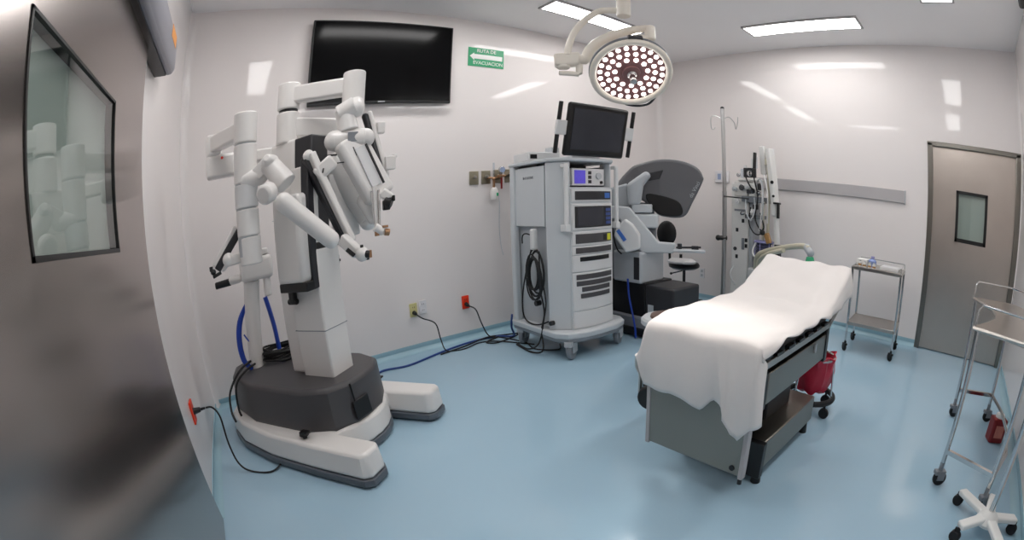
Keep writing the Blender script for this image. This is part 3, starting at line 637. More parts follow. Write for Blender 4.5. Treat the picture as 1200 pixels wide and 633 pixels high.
# cables at the side of the tower
cb = thing('cable_bundle', 'black cables hanging in a coil on the side of the white tower', 'cable', (2.135, 2.80, .25), rz=R(-1))
s = MB(); rnd = random.Random(5)
for k in range(9):
    rr = .115+rnd.uniform(-.03, .025); zc = .62+rnd.uniform(-.03, .03); yo = rnd.uniform(-.03, .02); xo = -.02-.008*k
    pts = [(xo+.004*math.sin(t*2), yo+rr*.75*math.cos(t), zc-.25+rr*1.35*math.sin(t)) for t in [2*PI*i/18 for i in range(18)]]
    s.tube(pts, .0062, smooth=False, closed=True)
s.tube([(-.02, .04, .62), (-.03, .13, .40), (-.04, .19, .15), (-.04, .16, .0), (-.03, .0, -.02), (.05, -.12, .05), (.03, -.06, .12)], .006)
s.tube([(-.03, -.04, .55), (-.04, -.06, .40), (-.05, -.13, .2), (-.05, -.1, .05), (-.05, -.02, -.16), (-.06, .12, -.235), (-.02, .35, -.24)], .006)
s.tube([(-.03, -.02, .30), (-.03, -.08, .1), (-.04, -.05, -.05), (-.06, -.08, -.2), (-.08, .05, -.24), (-.05, .3, -.24)], .006)
s.tube([(-.01, .06, .66), (-.03, .12, .68), (-.03, .17, .66), (-.02, .19, .60)], .005)
build(s, 'cables', 'rubber', cb)
s = MB(); s.box((-.065, -.02, .56), (-.02, .03, .72)); build(s, 'hook_block', 'white2', cb, bevel=.012)
s = MB(); s.cyl((-.005, -.0, .15), (-.05, -.0, .15), .022); s.cyl((-.005, -.16, .02), (-.04, -.16, .02), .018); build(s, 'plug', 'black', cb, bevel=.003)

# ---------------------------------------------------------------- surgeon console
# local frame: +x to the viewer's right, +y away from the viewer
A53 = R(53); D0 = 4.15
con = thing('surgeon_console', 'surgeon console with dark grey rounded viewer hood behind the tower', 'surgeon console', (D0*math.sin(A53), D0*math.cos(A53), 0), rz=-A53)
Mxz = Matrix(((1, 0, 0, 0), (0, 0, 1, 0), (0, 1, 0, 0), (0, 0, 0, 1)))
def rnd2(pts, sub=5):
    P = [Vector((x, z, 0)) for x, z in pts]; n = len(P); out = []
    for i in range(n):
        p0, p1, p2, p3 = P[i-1], P[i], P[(i+1) % n], P[(i+2) % n]
        for k in range(sub):
            t = k/sub; v = .5*((2*p1)+(p2-p0)*t+(2*p0-5*p1+4*p2-p3)*t*t+(3*p1-p0-3*p2+p3)*t**3); out.append((v.x, v.y))
    return out
def pxz(pts, y0, y1): return MB().prism(pts, y0, y1, M4=Mxz)
hp = [(-0.437, 1.278), (-0.328, 1.453), (-0.218, 1.508), (-0.055, 1.546), (0.131, 1.535), (0.262, 1.48), (0.311, 1.404), (0.306, 1.349), (0.218, 1.164), (0.137, 1.033), (-0.049, 1.033), (-0.131, 1.093), (-0.218, 1.169)]
hd = build(pxz(rnd2(hp), -.08, .44), 'viewer_hood', 'hood', con, bevel=.03, seg=4, angle=75)
op = [(-0.18, 1.229), (0.06, 1.185), (0.126, 1.114), (0.109, 1.043), (-0.044, 1.043), (-0.131, 1.098)]
build(pxz(rnd2(op), -.089, .0), 'viewer_opening', 'black', hd, bevel=.008)
build(pxz([(-0.153, 1.42), (-0.033, 1.448), (-0.066, 1.366), (-0.164, 1.344)], -.086, .0), 'hood_slot', 'dark', hd, bevel=.006)
text('da Vinci', .05, 'lettering', 'grey', hd, (.235, -.086, 1.28), (PI/2, R(-62), 0))
build(pxz([(-0.339, 1.311), (-0.175, 1.431), (-0.131, 1.393), (-0.202, 1.3), (-0.229, 1.136), (-0.328, 1.125)], -.24, -.09), 'hood_bracket', 'grey', con, bevel=.03, seg=4)
build(pxz([(-0.491, 1.278), (-0.339, 1.322), (-0.317, 1.114), (-0.481, 1.093)], -.16, .1), 'neck', 'grey', con, bevel=.02, seg=3)
build(MB().box((-.30, -.22, 1.064), (-.131, -.05, 1.138)), 'joint_block', 'cartgrey', con, bevel=.012, seg=3)
build(MB().box((-.278, -.23, .934), (-.08, -.04, 1.053)), 'joint_block', 'cartgrey', con, bevel=.014, seg=3)
build(MB().box((-.218, -.15, .743), (-.098, -.03, .94)), 'joint_block', 'midgrey', con, bevel=.02, seg=3)
build(pxz([(-0.47, 1.125), (-0.317, 1.114), (-0.076, 0.82), (0.066, 0.814), (0.049, 0.727), (-0.218, 0.723), (-0.306, 0.831), (-0.393, 1.005), (-0.47, 1.016)], -.26, -.20), 'armrest_bracket', 'cartgrey', con, bevel=.014, seg=3)
build(pxz([(-0.349, 1.016), (-0.284, 0.972), (-0.224, 0.885), (-0.224, 0.765), (-0.339, 0.732), (-0.437, 0.874), (-0.415, 0.94)], -.36, -.255), 'side_cover', 'white2', con, bevel=.018, seg=3)
build(MB().bar((-.404, -.363, .923), (-.344, -.363, .836), .03, .004, up=(0, 1, 0)), 'blue_label', 'bluelabel', con)
build(MB().box((.033, -.26, .738), (.317, -.20, .765)), 'armrest', 'cartgrey', con, bevel=.01)
s = MB(); s.cyl((.10, -.23, .765), (.10, -.23, .81), .02); s.box((.20, -.25, .765), (.26, -.21, .795)); s.cyl((.07, -.23, .775), (.28, -.23, .785), .008); build(s, 'armrest_control', 'dark', con, bevel=.004)
def cbox(lo, hi, name, m, bv=.01, p=None): return build(MB().box(lo, hi), name, m, p or con, bevel=bv, seg=3, world=True)
pd = cbox((2.93, 2.485, .465), (3.25, 2.80, .735), 'arm_housing', 'grey', .022)
cbox((2.926, 2.50, .50), (2.933, 2.56, .69), 'connector_panel', 'dark', .004, pd)
cbox((3.0, 2.62, .46), (3.3, 2.95, 1.15), 'column', 'midgrey', .03)
cbox((2.97, 2.47, .15), (3.35, 2.95, .47), 'base_tower', 'black', .01)
cbox((2.96, 2.17, .17), (3.35, 2.465, .462), 'power_box', 'dark', .02)
cbox((2.957, 2.37, .20), (2.962, 2.43, .30), 'warning_label', 'grey', .002)
cbox((2.94, 2.12, .07), (3.75, 3.0, .18), 'base_frame', 'midgrey', .02)
cbox((2.92, 2.10, .015), (3.77, 3.02, .085), 'base_foot', 'black', .015)
for x, y in ((2.97, 2.2), (2.97, 2.9), (3.7, 2.2), (3.7, 2.9)): build(MB().cyl((x, y, 0), (x, y, .03), .03), 'foot', 'rubber', con, world=True)
build(MB().box((3.45, 2.3, .18), (3.72, 2.85, .22)), 'pedal_tray', 'midgrey', con, bevel=.01, world=True)
s = MB(); s.tube([(2.92, 2.62, .50), (2.915, 2.60, .35), (2.905, 2.55, .2), (2.90, 2.52, .10), (2.89, 2.50, .01)], .008); build(s, 'blue_hose', 'blue', con, world=True)
s = MB(); s.tube([(2.9, 2.78, .98), (2.86, 2.72, .85), (2.88, 2.7, .75), (2.94, 2.7, .70)], .006); build(s, 'cable', 'rubber', con, world=True)
# low round stool in front of the console
rs = thing('round_stool', 'low round stool with brown seat and chrome rim beside the far side of the sheet', 'stool', (2.19, 1.62, 0))
s = MB(); s.lathe([(0, .435), (.16, .435), (.178, .445), (.178, .47), (.165, .482), (0, .482)]); build(s, 'seat_pan', 'cartgrey', rs)
s = MB(); s.lathe([(0, .48), (.125, .48), (.12, .495), (.08, .50), (0, .501)]); build(s, 'seat', 'pedal', rs)
s = MB(); s.cyl((0, 0, .10), (0, 0, .445), .018); build(s, 'stem', 'chrome', rs)
for k in range(4):
    a = PI/2*k+.4; s = MB(); s.bar((0, 0, .13), (.15*math.cos(a), .15*math.sin(a), .02), .022, .018); o = build(s, 'leg', 'chrome', rs, bevel=.003)
    build(MB().cyl((.15*math.cos(a), .15*math.sin(a), 0), (.15*math.cos(a), .15*math.sin(a), .03), .016, n=14), 'foot', 'rubber', o)

# stool
st = thing('surgeon_stool', 'round black wheeled stool standing behind the surgeon console', 'stool', (4.12, 2.88, 0), rz=-R(56))
s = MB(); s.lathe([(0, .43), (.13, .435), (.165, .455), (.17, .475), (.155, .50), (.10, .515), (0, .515)]); build(s, 'seat', 'black', st)
s = MB(); s.cyl((0, 0, .12), (0, 0, .43), .016); s.cyl((0, 0, .10), (0, 0, .27), .026); build(s, 'gas_lift', 'black', st)
s = MB(); s.cyl((-.02, 0, .41), (-.14, -.03, .38), .007); s.ball((-.14, -.03, .38), .014); build(s, 'height_lever', 'black', st)
for k in range(5):
    a = R(72*k+20); x, y = .22*math.cos(a), .22*math.sin(a)
    s = MB(); s.bar((0, 0, .10), (x, y, .075), .035, .025); o = build(s, 'base_leg', 'black', st, bevel=.006)
    s = MB(); s.cyl((x, y-.012, .026), (x, y+.012, .026), .026, n=18); s.cyl((x, y, .03), (x, y, .075), .008); build(s, 'wheel', 'rubber', o)
s = MB(); s.box((-.05, -.11, .50), (-.02, -.06, .60)); s.cyl((-.16, .12, .45), (-.17, .14, .70), .014); build(s, 'backrest_bar', 'black', st)
s = MB(); s.ball((-.20, .17, .80), .11, sc=(1.0, .25, 1.3)); build(s, 'backrest', 'black', st)
s = MB(); s.lathe([(0, 0), (.12, 0), (.13, .02), (.10, .045), (0, .05)], M4=Matrix.Diagonal((1.2, .8, 1, 1)), c=(-.05, -.06, 0)); o = build(s, 'stool_cover', 'white2', None); o.location = (4.05, 2.80, .516); o.rotation_euler = (0, 0, -R(56)); tag(o, 'crumpled white cloth lying on the black stool', 'cloth')

# ---------------------------------------------------------------- drip pole
iv = thing('drip_stand', 'tall thin aluminium drip pole with two hooks near the right wall', 'drip stand', (4.28, 2.475, 0))
s = MB(); s.cyl((0, 0, .08), (0, 0, 1.30), .025); s.cyl((0, 0, 1.30), (0, 0, 2.22), .021); build(s, 'pole', 'pole', iv)
s = MB(); s.ball((0, 0, 2.225), .022); build(s, 'cap', 'dark', iv)
for sgn in (-1, 1):
    s = MB(); s.tube([(0, 0, 2.10), (sgn*.06, -sgn*.06, 2.13), (sgn*.09, -sgn*.09, 2.10), (sgn*.09, -sgn*.09, 1.99), (sgn*.07, -sgn*.075, 1.975), (sgn*.06, -sgn*.06, 2.0)] if sgn < 0 else [(0, 0, 2.10), (.05, -.05, 2.13), (.09, -.09, 2.07), (.10, -.10, 2.0), (.115, -.115, 2.07), (.12, -.12, 2.14)], .005); build(s, 'hook', 'pole', iv)
s = MB(); s.cyl((-.045, .04, .80), (.02, -.02, .80), .025); s.ball((-.05, .045, .80), .03); build(s, 'clamp_knob', 'black', iv, bevel=.003)
for k in range(5):
    a = R(72*k+30); x, y = .26*math.cos(a), .26*math.sin(a)
    o = build(MB().bar((0, 0, .10), (x, y, .08), .03, .025), 'base_leg', 'pole', iv, bevel=.005)
    s = MB(); s.cyl((x, y-.01, .025), (x, y+.01, .025), .025, n=16); s.cyl((x, y, .03), (x, y, .08), .007); build(s, 'wheel', 'rubber', o)

# ---------------------------------------------------------------- anaesthesia workstation (seen at x = 4.3)
an = thing('anaesthesia_machine', 'white anaesthesia tower with hoses, bellows basket and angled arm by the right wall', 'medical equipment', (4.35, 2.1, 0))
s = MB(); s.box((4.30, 2.20, .12), (4.50, 2.40, 1.40)); tw = wpart(s, 'tower', 'vent', an, bevel=.012)
s = MB(); s.box((4.32, 2.145, .15), (4.48, 2.20, 1.36)); wpart(s, 'tower_side', 'grey', an, bevel=.01)
s = MB()
for z, y in ((1.05, 2.22), (1.0, 2.26), (.80, 2.22), (.74, 2.22), (.90, 2.33), (.62, 2.33)): s.box((4.294, y-.015, z-.02), (4.302, y+.015, z+.02))
s.cyl((4.29, 2.35, .70), (4.302, 2.35, .70), .02); wpart(s, 'socket', 'dark', tw, bevel=.003)
s = MB(); s.box((4.288, 2.24, .70), (4.30, 2.27, .82)); s.box((4.288, 2.23, 1.1), (4.30, 2.36, 1.12)); wpart(s, 'switch_panel', 'midgrey', tw, bevel=.003)
s = MB(); s.box((4.28, 1.90, .10), (4.55, 2.42, .16)); wpart(s, 'base', 'grey', an, bevel=.012)
for y in (1.98, 2.34):
    for x in (4.33, 4.5): caster(an, x, y, .035, 'grey', .10, world=True)
s = MB(); s.box((4.26, 2.02, 1.20), (4.50, 2.26, 1.26)); s.box((4.24, 2.06, 1.03), (4.46, 2.20, 1.07)); wpart(s, 'shelf', 'midgrey', an, bevel=.006)
s = MB(); s.box((4.25, 1.90, .22), (4.50, 2.11, .46)); s.box((4.22, 1.97, .42), (4.5, 2.16, .53)); wpart(s, 'absorber_body', 'white2', an, bevel=.02, seg=3)
s = MB(); s.cyl((4.24, 2.06, .24), (4.24, 2.06, .34), .045); s.cyl((4.24, 1.99, .26), (4.24, 1.99, .36), .035); wpart(s, 'valve_block', 'dark', an, bevel=.006)
s = MB()
for i in range(10): z = .53+.027*i; s.lathe([(.075, z), (.088, z+.0135), (.075, z+.027)], c=(4.32, 2.02, 0))
s.lathe([(0, .53), (.075, .53)], c=(4.32, 2.02, 0)); s.lathe([(.075, .80), (0, .80)], c=(4.32, 2.02, 0))
wpart(s, 'bellows', 'basket', an)
s = MB(); s.ring((4.32, 2.02, .805), (0, 0, 1), .095, .011); s.ring((4.32, 2.02, .53), (0, 0, 1), .095, .009); 
for k in range(6): a = PI/3*k; s.cyl((4.32+.095*math.cos(a), 2.02+.095*math.sin(a), .53), (4.32+.095*math.cos(a), 2.02+.095*math.sin(a), .805), .005, n=8)
wpart(s, 'basket_frame', 'purple', an)
# flow tubes, vaporisers, gauges
s = MB(); s.box((4.26, 2.06, 1.42), (4.40, 2.30, 1.45)); s.box((4.28, 2.20, 1.26), (4.44, 2.36, 1.42)); s.box((4.25, 2.09, 1.26), (4.42, 2.17, 1.40)); wpart(s, 'instrument_block', 'vent', an, bevel=.01)
s = MB(); s.cyl((4.25, 2.25, 1.35), (4.27, 2.25, 1.35), .035); s.cyl((4.25, 2.16, 1.50), (4.27, 2.16, 1.50), .03); s.cyl((4.24, 2.12, 1.32), (4.26, 2.12, 1.32), .03); s.cyl((4.25, 2.29, 1.48), (4.27, 2.29, 1.48), .022); wpart(s, 'dial', 'chrome', an, bevel=.003)
s = MB(); s.box((4.27, 2.10, 1.46), (4.30, 2.24, 1.56)); s.box((4.235, 2.14, 1.29), (4.25, 2.19, 1.33)); s.box((4.24, 2.06, 1.13), (4.26, 2.12, 1.18)); s.cyl((4.26, 2.05, 1.33), (4.26, 2.05, 1.40), .02); wpart(s, 'control_module', 'dark', an, bevel=.005)
s = MB(); s.cyl((4.29, 2.02, .82), (4.29, 2.02, 1.22), .012); s.cyl((4.30, 1.97, .84), (4.30, 1.96, 1.66), .016); s.box((4.27, 1.94, 1.60), (4.33, 1.99, 1.66)); wpart(s, 'hose_support_post', 'hose', an)
s = MB(); s.bar((4.30, 1.945, 1.77), (4.28, 1.87, 1.08), .09, .06); s.bar((4.28, 1.87, 1.10), (4.27, 1.845, .72), .05, .05); 
ar = wpart(s, 'angled_arm', 'vent', an, bevel=.014, seg=3)
s = MB(); s.bar((4.32, 2.04, 1.80), (4.32, 2.02, 1.50), .05, .06); wpart(s, 'upper_mast', 'vent', an, bevel=.01)
s = MB(); s.cyl((4.235, 1.90, 1.42), (4.25, 1.90, 1.42), .018); s.cyl((4.235, 1.885, 1.28), (4.25, 1.885, 1.28), .014); s.box((4.22, 1.81, 1.20), (4.27, 1.88, 1.22)); s.box((4.22, 1.815, 1.06), (4.25, 1.84, 1.2)); s.box((4.22, 1.80, .66), (4.28, 1.86, .80)); wpart(s, 'arm_fitting', 'black', ar, bevel=.004)
s = MB(); s.bar((4.255, 1.965, .90), (4.255, 1.93, .80), .05, .05); wpart(s, 'amber_part', 'fluid', an, bevel=.006, label='amber plastic part')
s = MB(); s.bar((4.24, 2.085, 1.72), (4.24, 2.095, 1.55), .045, .02); wpart(s, 'small_display', 'black', an, bevel=.004)
s = MB(); s.tube([(4.24, 2.10, 1.30), (4.20, 2.16, 1.42), (4.20, 2.18, 1.52), (4.22, 2.12, 1.54), (4.22, 2.08, 1.40), (4.22, 2.05, 1.25), (4.22, 2.08, 1.05), (4.22, 2.02, .93), (4.22, 1.98, .96), (4.22, 2.02, 1.1)], .008)
s.tube([(4.24, 2.14, 1.15), (4.20, 2.14, 1.0), (4.20, 2.09, .90), (4.22, 2.03, .88), (4.22, 1.98, .94)], .007); s.ball((4.21, 1.99, .905), .028)
wpart(s, 'black_hose', 'rubber', an)
s = MB(); s.tube([(4.24, 2.05, 1.45), (4.2, 1.99, 1.35), (4.2, 2.0, 1.1), (4.22, 2.03, .92)], .006); s.tube([(4.26, 2.08, .80), (4.2, 2.09, .70), (4.18, 2.02, .62), (4.18, 1.95, .58), (4.2, 1.9, .56)], .009); s.tube([(4.26, 2.0, 1.5), (4.22, 1.94, 1.3), (4.24, 1.95, 1.0)], .007); s.tube([(4.27, 2.35, .52), (4.22, 2.36, .44), (4.22, 2.32, .36), (4.26, 2.31, .32)], .006)
wpart(s, 'thin_tubing', 'white2', an)
for (y, z, m_, r) in ((2.30, 1.20, 'white2', .03), (2.24, 1.08, 'chrome', .022), (2.12, 1.10, 'white2', .035), (2.18, 1.36, 'white2', .03), (2.05, 1.30, 'chrome', .025), (2.33, 1.33, 'grey', .028), (2.00, 1.20, 'chrome', .02)):
    s = MB(); s.cyl((4.23, y, z), (4.27, y, z), r, r*.8); s.cyl((4.215, y, z), (4.232, y, z), r*.5); wpart(s, 'control_knob', m_, an, bevel=.003)
for (y, z, hh) in ((2.275, 1.45, .10), (2.235, 1.45, .14), (2.15, 1.50, .16), (2.11, 1.56, .12)):
    s = MB(); s.cyl((4.31, y, z), (4.31, y, z+hh), .016); wpart(s, 'flow_tube', 'bottle' if hh < .13 else 'white2', an)
s = MB(); s.bar((4.24, 2.455, 1.245), (4.24, 2.16, 1.235), .014, .014); wpart(s, 'cross_bar', 'chrome', an)
s = MB(); s.tube([(4.25, 2.20, 1.24), (4.19, 2.17, 1.12), (4.19, 2.12, 1.02), (4.21, 2.08, 1.12), (4.24, 2.10, 1.25)], .007); s.tube([(4.25, 2.08, 1.36), (4.2, 2.03, 1.44), (4.2, 1.99, 1.40), (4.2, 1.98, 1.2), (4.22, 2.0, 1.0)], .006); wpart(s, 'clear_tubing', 'grey', an)
s = MB(); s.box((4.21, 1.86, .46), (4.27, 1.93, .60)); wpart(s, 'suction_jar', 'bottle', an, bevel=.01)
bh = thing('breathing_hose', 'beige breathing hose with green mask fitting reaching over the table head', 'hose', (4.26, 2.02, .5))
s = MB(); s.tube([(4.24, 2.03, .44), (4.18, 2.04, .56), (4.10, 1.98, .68), (4.02, 1.86, .74), (3.9, 1.70, .79), (3.78, 1.50, .84), (3.66, 1.34, .87), (3.60, 1.26, .86)], .026, k=12); wpart(s, 'hose', 'hose', bh)
s = MB(); s.tube([(4.22, 1.98, .40), (4.12, 1.98, .55), (4.04, 1.92, .66), (3.9, 1.76, .74), (3.78, 1.57, .80)], .022, k=12); wpart(s, 'second_hose', 'hose', bh)
s = MB(); s.cap((3.63, 1.29, .865), (3.58, 1.24, .83), .033); s.cyl((3.58, 1.24, .83), (3.575, 1.24, .77), .02); wpart(s, 'elbow_fitting', 'grey', bh)
s = MB(); s.cyl((3.575, 1.24, .80), (3.57, 1.235, .70), .03, .058); wpart(s, 'mask_cone', 'mask', bh, bevel=.004, label='green mask cone')

# ---------------------------------------------------------------- operating table
ot = thing('operating_table', 'steel operating table with black mattress, raised head end and folded foot plate', 'operating table', (1.95, .91, 0))
s = MB(); s.box((1.64, .68, .06), (2.30, 1.10, .20)); wpart(MB().box((1.7, .74, .55), (2.2, 1.08, .595)), 'tilt_frame', 'black', ot)
wpart(s, 'base_cover', 'bodysteel', ot, bevel=.006)
s = MB(); s.box((1.615, .665, .035), (1.65, 1.10, .21)); wpart(s, 'base_end_cap', 'black', ot, bevel=.004)
for x, y in ((1.645, .69), (1.66, 1.06), (2.24, .70), (2.24, 1.06)): wpart(MB().cyl((x, y, 0), (x, y, .065), .024, .018, n=16), 'foot', 'black', ot, bevel=.003)
wpart(MB().box((1.85, .78, .19), (2.15, 1.04, .44)), 'lift_column', 'dark', ot, bevel=.01)
s = MB(); s.box((1.56, .665, .42), (2.30, 1.15, .553)); wpart(s, 'frame_body', 'bodysteel', ot, bevel=.004)
s = MB(); s.box((1.535, .668, .40), (1.565, 1.148, .557)); wpart(s, 'frame_end_cap', 'black', ot, bevel=.004)
s = MB()
for i in range(3): s.cyl((1.532, .72+.16*i, .46), (1.522, .72+.16*i, .46), .014, n=12)
s.box((2.10, .655, .50), (2.115, .667, .545)); wpart(s, 'frame_fitting', 'grey', ot)
wpart(MB().box((2.29, .66, .40), (2.34, 1.15, .61)), 'head_end_plate', 'black', ot, bevel=.006)
s = MB()
for y in (.648, 1.165): s.box((1.44, y-.007, .598), (2.28, y+.007, .625)); s.bar((2.27, y, .611), (2.52, y, .715), .014, .027)
wpart(s, 'side_rail', 'steel', ot, bevel=.002)
wpart(MB().box((1.43, .675, .59), (2.28, 1.14, .632)), 'table_top', 'dark', ot, bevel=.004)
wpart(MB().bar((2.27, .908, .63), (2.55, .908, .755), .465, .03), 'back_plate', 'dark', ot, bevel=.004)
s = MB()
for i in range(6): x = 1.56+.12*i; s.box((x, .640, .622), (x+.07, .662, .637))
wpart(s, 'rail_clamp', 'black', ot, bevel=.002)
s = MB(); s.box((1.42, .655, .634), (2.25, 1.13, .695)); mt = wpart(s, 'mattress', 'mattress', ot, bevel=.018, seg=3)
wpart(MB().bar((2.25, .908, .668), (2.56, .908, .81), .50, .055), 'head_mattress', 'mattress', mt, bevel=.018, seg=3)
s = MB(); s.box((1.402, .665, .165), (1.425, 1.13, .64)); ft = wpart(s, 'foot_plate', 'panelsteel', ot, bevel=.003)
s = MB(); s.box((1.398, .648, .155), (1.432, .668, .65)); s.box((1.398, 1.125, .155), (1.432, 1.145, .60)); wpart(s, 'plate_edge', 'rail', ft, bevel=.003)
s = MB(); s.cyl((1.397, .70, .195), (1.403, .70, .195), .012); s.cyl((1.41, .66, .13), (1.41, .66, .16), .010); wpart(s, 'screw', 'black', ft)
s = MB(); s.tube([(1.46, 1.17, .56), (1.47, 1.25, .52), (1.48, 1.27, .46), (1.48, 1.25, .42), (1.49, 1.26, .33)], .010); wpart(s, 'side_lever', 'steel', ot)
wpart(MB().cyl((1.46, 1.18, .33), (1.50, 1.2, .33), .055, n=20), 'side_knob', 'black', ot, bevel=.006)
# sheet
def ztop(x):
    z = .712
    if x > 2.15: z += .20*((x-2.15)/.42)**1.25*.80
    return z
def sheet():
    s = MB(); bm = s.bm; NX, NY = 72, 44
    x0, x1, y0, y1 = 1.375, 2.585, .630, 1.185
    rnd = random.Random(11)
    # lower edge of the cloth at the foot end, as (y, z)
    foot = [(1.185, .548), (1.15, .435), (1.09, .427), (1.0, .442), (.92, .43), (.853, .412), (.811, .465), (.775, .45), (.738, .405), (.682, .335), (.655, .37), (.63, .40)]
    def fz(y):
        for (a, za), (b_, zb) in zip(foot, foot[1:]):
            if b_ <= y <= a: return za+(zb-za)*(a-y)/(a-b_)
        return foot[0][1] if y > foot[0][0] else foot[-1][1]
    def side_drop(x):
        d = .012+.006*math.sin(x*11)+.004*math.sin(x*27)
        if x < 1.6: d += .03*(1.6-x)/.22
        if x > 2.0: d += .13*((x-2.0)/.56)**1.3
        return d
    # parametrise over the cloth: rows across (far side drop, top, near side drop); columns from foot drop to head
    S = 14
    def pt(i, j):
        # i along x: 0..S foot drop, then top ; j across: 0..6 far drop, 7..7+NY top, then 6 near drop
        t = (j-7)/(NY); drop = 0; xx = x0 if i < S else x0+(x1-x0)*(i-S)/NX; kk = (S-i)/S if i < S else 0
        yf = y1-.05*math.exp(-(xx-x0)/.09)*(1-kk); y = yf+(y0-yf)*min(max(t, 0), 1)
        if t < 0: drop = (-t*NY)/7
        if t > 1: drop = (t-1)*NY/7
        if i < S:
            k = (S-i)/S; zt = ztop(x0)-.012-.02*math.exp(-((y-yf)/.10)**2); z = zt-(zt-fz(y))*k; x = x0-.012*math.sin(k*PI)-.006+.006*k*math.sin(y*41)+.010*k*math.sin(y*17+1)-.028*k*math.exp(-((y-.80+.06*k)/.016)**2)-.02*k*math.exp(-((y-.74+.03*k)/.012)**2)
            if drop:
                sg = 1 if t < 0 else -1
                dz = drop*(side_drop(x0)); y += sg*(.012*min(1, drop*2)+.008*k)
                z = z-0*dz; x = x+.055*drop
                z = max(z-dz*(1-k)*1.0, fz(y0 if t > 1 else y1))
            return (x, y, z)
        u_ = (i-S)/(NX); x = x0+(x1-x0)*u_; z = ztop(x)
        edge = min(y-y0, yf-y)
        e2 = min(edge, x-x0)
        z -= (.012 if x < 2.3 else .005)*math.exp(-max(e2, 0)/.015)
        z -= .02*math.exp(-(x-x0)/.05)*math.exp(-((y-yf)/.10)**2)
        z += .004*math.sin(x*13+y*21)*math.exp(-((y-.9)/.3)**2)+.003*math.sin(x*31-y*14)+.0035*math.sin(y*40+x*7)*max(0, (x-2.1)/.4)
        z += .010*math.exp(-((y-.70-.12*(x-2.0))/.03)**2)*math.exp(-((x-2.15)/.2)**2)
        if drop:
            sg = 1 if t < 0 else -1
            d = side_drop(x)*drop
            y += sg*(.012*min(1, drop*2)+.006*math.sin(x*30)*drop); z -= d
        return (x, y, z)
    I = S+NX+1; J = NY+14+1
    V = [[bm.verts.new(pt(i, j)) for j in range(J)] for i in range(I)]
    for i in range(I-1):
        for j in range(J-1): bm.faces.new((V[i][j], V[i+1][j], V[i+1][j+1], V[i][j+1]))
    # short drop over the head end
    W = [V[I-1]]
    for k in range(1, 4):
        W.append([bm.verts.new((v.co.x+.006*k, v.co.y, v.co.z-.02*k)) for v in V[I-1]])
        for j in range(J-1): bm.faces.new((W[k-1][j], W[k][j], W[k][j+1], W[k-1][j+1]))
    return s
tag(build(sheet(), 'bed_sheet', 'sheet', solid=.003, angle=80), 'white cloth sheet draped over the operating table', 'sheet')

# kick bucket with red bag behind the table
kb = thing('waste_bucket', 'red plastic waste bag in a wheeled ring stand beside the operating table', 'waste bucket', (2.55, .79, 0))
s = MB(); N = 28
prof = [(.06, .125), (.095, .14), (.115, .20), (.125, .27), (.125, .33), (.135, .355), (.128, .36), (.115, .33), (.10, .26)]
s.lathe(prof, n=N); s.lathe([(0, .125), (.06, .125)], n=N)
rnd = random.Random(4)
for v in s.bm.verts:
    a = math.atan2(v.co.y, v.co.x); k = 1+.06*math.sin(a*7+v.co.z*20)+.04*math.sin(a*13); v.co.x *= k; v.co.y *= k; v.co.z += .012*math.sin(a*5)
build(s, 'bag', 'bag', kb)
s = MB(); s.ring((0, 0, .345), (0, 0, 1), .125, .008); 
for k in range(3): a = PI*2/3*k+.6; s.cyl((.12*math.cos(a), .12*math.sin(a), .345), (.14*math.cos(a), .14*math.sin(a), .10), .006, n=8)
build(s, 'ring_stand', 'chrome', kb)
s = MB(); s.ring((0, 0, .095), (0, 0, 1), .15, .018); build(s, 'bumper_ring', 'rubber', kb)
for k in range(4):
    a = PI/2*k-.5; x, y = .15*math.cos(a), .15*math.sin(a)
    s = MB(); s.cyl((x, y, .055), (x, y, .09), .008); s.cyl((x-.012, y, .032), (x+.012, y, .032), .032, n=20); build(s, 'wheel', 'rubber', kb, bevel=.004)

# ---------------------------------------------------------------- small steel trolley
tr = thing('instrument_trolley', 'small two-shelf steel trolley against the right wall beside the steel door', 'trolley', (4.13, .727, 0), rz=R(3))
for x in (-.2, .2):
    for y in (-.225, .225):
        build(MB().box((x-.010, y-.010, .09), (x+.010, y+.010, .745)), 'leg', 'chrome', tr, bevel=.002)
        caster(tr, x, y, .034, 'black', .10, yaw=R(40))
for z, nm_ in ((.735, 'top_shelf'), (.25, 'lower_shelf')):
    s = MB(); s.box((-.205, -.23, z), (.205, .23, z+.012)); s.box((-.205, -.235, z-.012), (.205, -.225, z+.018)); s.box((-.205, .225, z-.012), (.205, .235, z+.018)); s.box((-.21, -.23, z-.012), (-.2, .23, z+.018)); s.box((.2, -.23, z-.012), (.21, .23, z+.018)); build(s, nm_, 'steel', tr, bevel=.002)
s = MB(); s.tube([(-.205, .22, .75), (.205, .22, .80), (.205, -.22, .80), (-.2, -.225, .79)], .004, smooth=False); s.cyl((.205, -.225, .745), (.205, -.225, .80), .004, n=8); s.cyl((-.2, -.225, .745), (-.2, -.225, .79), .004, n=8); s.cyl((.205, .22, .745), (.205, .22, .80), .004, n=8); build(s, 'guard_rail', 'chrome', tr)
s = MB(); s.box((-.11, -.20, 0), (.10, -.02, .025)); s.box((-.095, -.19, .025), (.085, -.03, .03)); o = build(s, 'tray', 'white2', bevel=.006); o.location = (4.13, .73, .748); tag(o, 'flat white tray on the right half of the small trolley', 'tray')
items = [(4.02, .90, 'amber-labelled small vial at the front left of the trolley top', 'vent', .016, .055), (4.0, .85, 'small white vial second from the left on the trolley top', 'vent', .016, .05), (3.99, .80, 'small white vial third from the left on the trolley top', 'vent', .016, .05), (3.98, .755, 'small white vial nearest the blue bottle on the trolley front', 'vent', .016, .05)]
